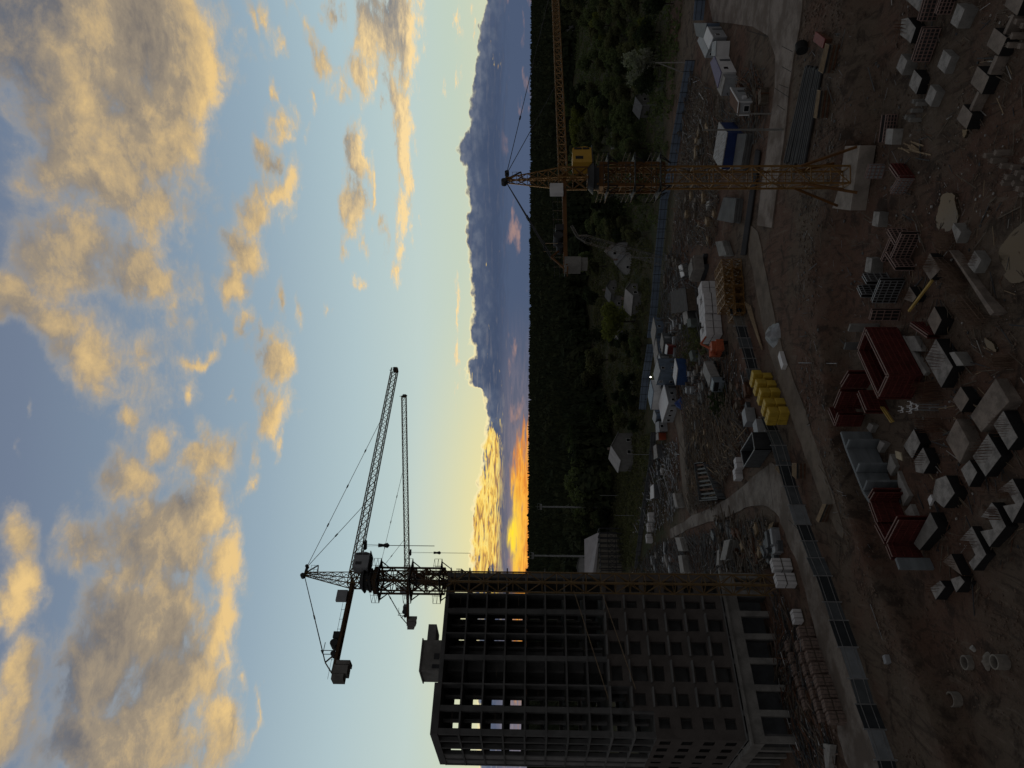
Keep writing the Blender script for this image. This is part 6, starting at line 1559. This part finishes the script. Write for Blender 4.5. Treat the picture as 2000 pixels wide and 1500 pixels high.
# open steel frame hall
def hall():
    a, b = GG(1217, 1032), GG(1222, 1125); r = thing('steel_frame_hall', 'beige hall with an open dark steel frame and sloping white gable', 'building', a)
    dx = (b - a); L = dx.length; d = dx/L; nrm = Vector((-d.y, d.x, 0)); nrm = nrm if nrm.y > 0 else -nrm; H = 9.5
    lo = [a + nrm*7, b + nrm*7, b + nrm*18, a + nrm*18]; 
    mb = MB(); mb.hexa([Vector((q.x, q.y, a.z - 1)) for q in (lo if (lo[1]-lo[0]).cross(lo[3]-lo[0]).z > 0 else lo[::-1])], [Vector((q.x, q.y, a.z + H - (2.2 if i in (0, 3) and True else 0))) for i, q in enumerate(lo if (lo[1]-lo[0]).cross(lo[3]-lo[0]).z > 0 else lo[::-1])]); mb.build('wall', mat('beige cladding', (.30,.28,.24), .8, .2, .5), r)
    mb = MB(); mb.hexa([lo[0] - nrm*.5 + Vector((0,0,H - 2.0)), lo[1] - nrm*.5 + Vector((0,0,H + .05)), lo[2] + Vector((0,0,H + .05)), lo[3] + Vector((0,0,H + .05))], [lo[0] - nrm*.5 + Vector((0,0,H - 1.7)), lo[1] - nrm*.5 + Vector((0,0,H + 1.2)), lo[2] + Vector((0,0,H + 3.0)), lo[3] + Vector((0,0,H + 2.6))]); mb.build('roof', mat('pale hall roof', (.40,.39,.40), .8, .15, .5), r)
    mb = MB(); n = 9
    for i in range(n + 1):
        q = a.lerp(b, i/n)
        for off in (0, 6.5): mb.bar(q + nrm*off, q + nrm*off + Vector((0,0,H*.86)), .28)
        mb.bar(q + Vector((0,0,H*.86)), q + nrm*6.5 + Vector((0,0,H*.86)), .25)
        for z in (.3, .58, .86):
            if i < n: mb.bar(q + Vector((0,0,H*z)), a.lerp(b, (i+1)/n) + Vector((0,0,H*z)), .2)
        if i < n:
            q2 = a.lerp(b, (i+1)/n); mb.bar(q + Vector((0,0,H*.3)), q2 + Vector((0,0,H*.58)), .14); mb.bar(q2 + Vector((0,0,H*.3)), q + Vector((0,0,H*.58)), .14)
    mb.build('steel_frame', DARKST, r)
hall()
# weeds and bushes: ground cover too dense to count
def cover(px, n, seed, label, lm, smin, smax):
    rng = random.Random(seed); P = [GG(x, y) for x, y in px]; xs = [p.x for p in P]; ys = [p.y for p in P]; V = []; F = []; k = 0; it = 0
    while k < n and it < n*40:
        it += 1; x, y = rng.uniform(min(xs), max(xs)), rng.uniform(min(ys), max(ys)); c = False; j = len(P) - 1
        for i in range(len(P)):
            if (P[i].y > y) != (P[j].y > y) and x < (P[j].x - P[i].x)*(y - P[i].y)/(P[j].y - P[i].y) + P[i].x: c = not c
            j = i
        if not c: continue
        k += 1; z = gz(x, y); s = rng.uniform(smin, smax)
        for _ in range(16):
            q = Vector((x + rng.gauss(0, .5)*s, y + rng.gauss(0, .5)*s, z + abs(rng.gauss(0, .45))*s)); t = s*rng.uniform(.10, .24); a = Vector((rng.gauss(0,1), rng.gauss(0,1), rng.gauss(0,1))).normalized(); b = a.cross(Vector((rng.gauss(0,1), rng.gauss(0,1), rng.gauss(0,1)))).normalized()
            i = len(V); V += [tuple(q - a*t - b*t), tuple(q + a*t - b*t*.6), tuple(q + a*t*.7 + b*t), tuple(q - a*t + b*t*.8)]; F.append((i, i+1, i+2, i+3))
    me = bpy.data.meshes.new('undergrowth'); me.from_pydata(V, [], F); me.materials.append(lm); me.update(); o = bpy.data.objects.new('undergrowth', me); COL.objects.link(o); o['kind'] = 'stuff'; o['label'] = label; o['category'] = 'undergrowth'
cover([(1125,-20),(1335,-20),(1318,200),(1290,440),(1130,470)], 2600, 41, 'bushes and rough grass filling the garden plots', LEAF[0], .6, 2.0)
cover([(1150,470),(1275,470),(1262,640),(1262,840),(1180,840)], 1500, 42, 'shrubs and grass around the houses', LEAF[4], .6, 1.8)
cover([(1195,850),(1280,850),(1262,1000),(1250,1110),(1205,1100)], 1300, 43, 'overgrown verge behind the board fence', LEAF[4], .5, 1.6)
cover([(1340,640),(1360,620),(1385,680),(1370,720),(1340,700)], 120, 44, 'weeds between the cabins and the orange machine', LEAF[4], .5, 1.4)
cover([(1395,760),(1425,760),(1430,800),(1405,805)], 90, 45, 'dark bush in the middle of the scrap yard', LEAF[2], .6, 1.6)
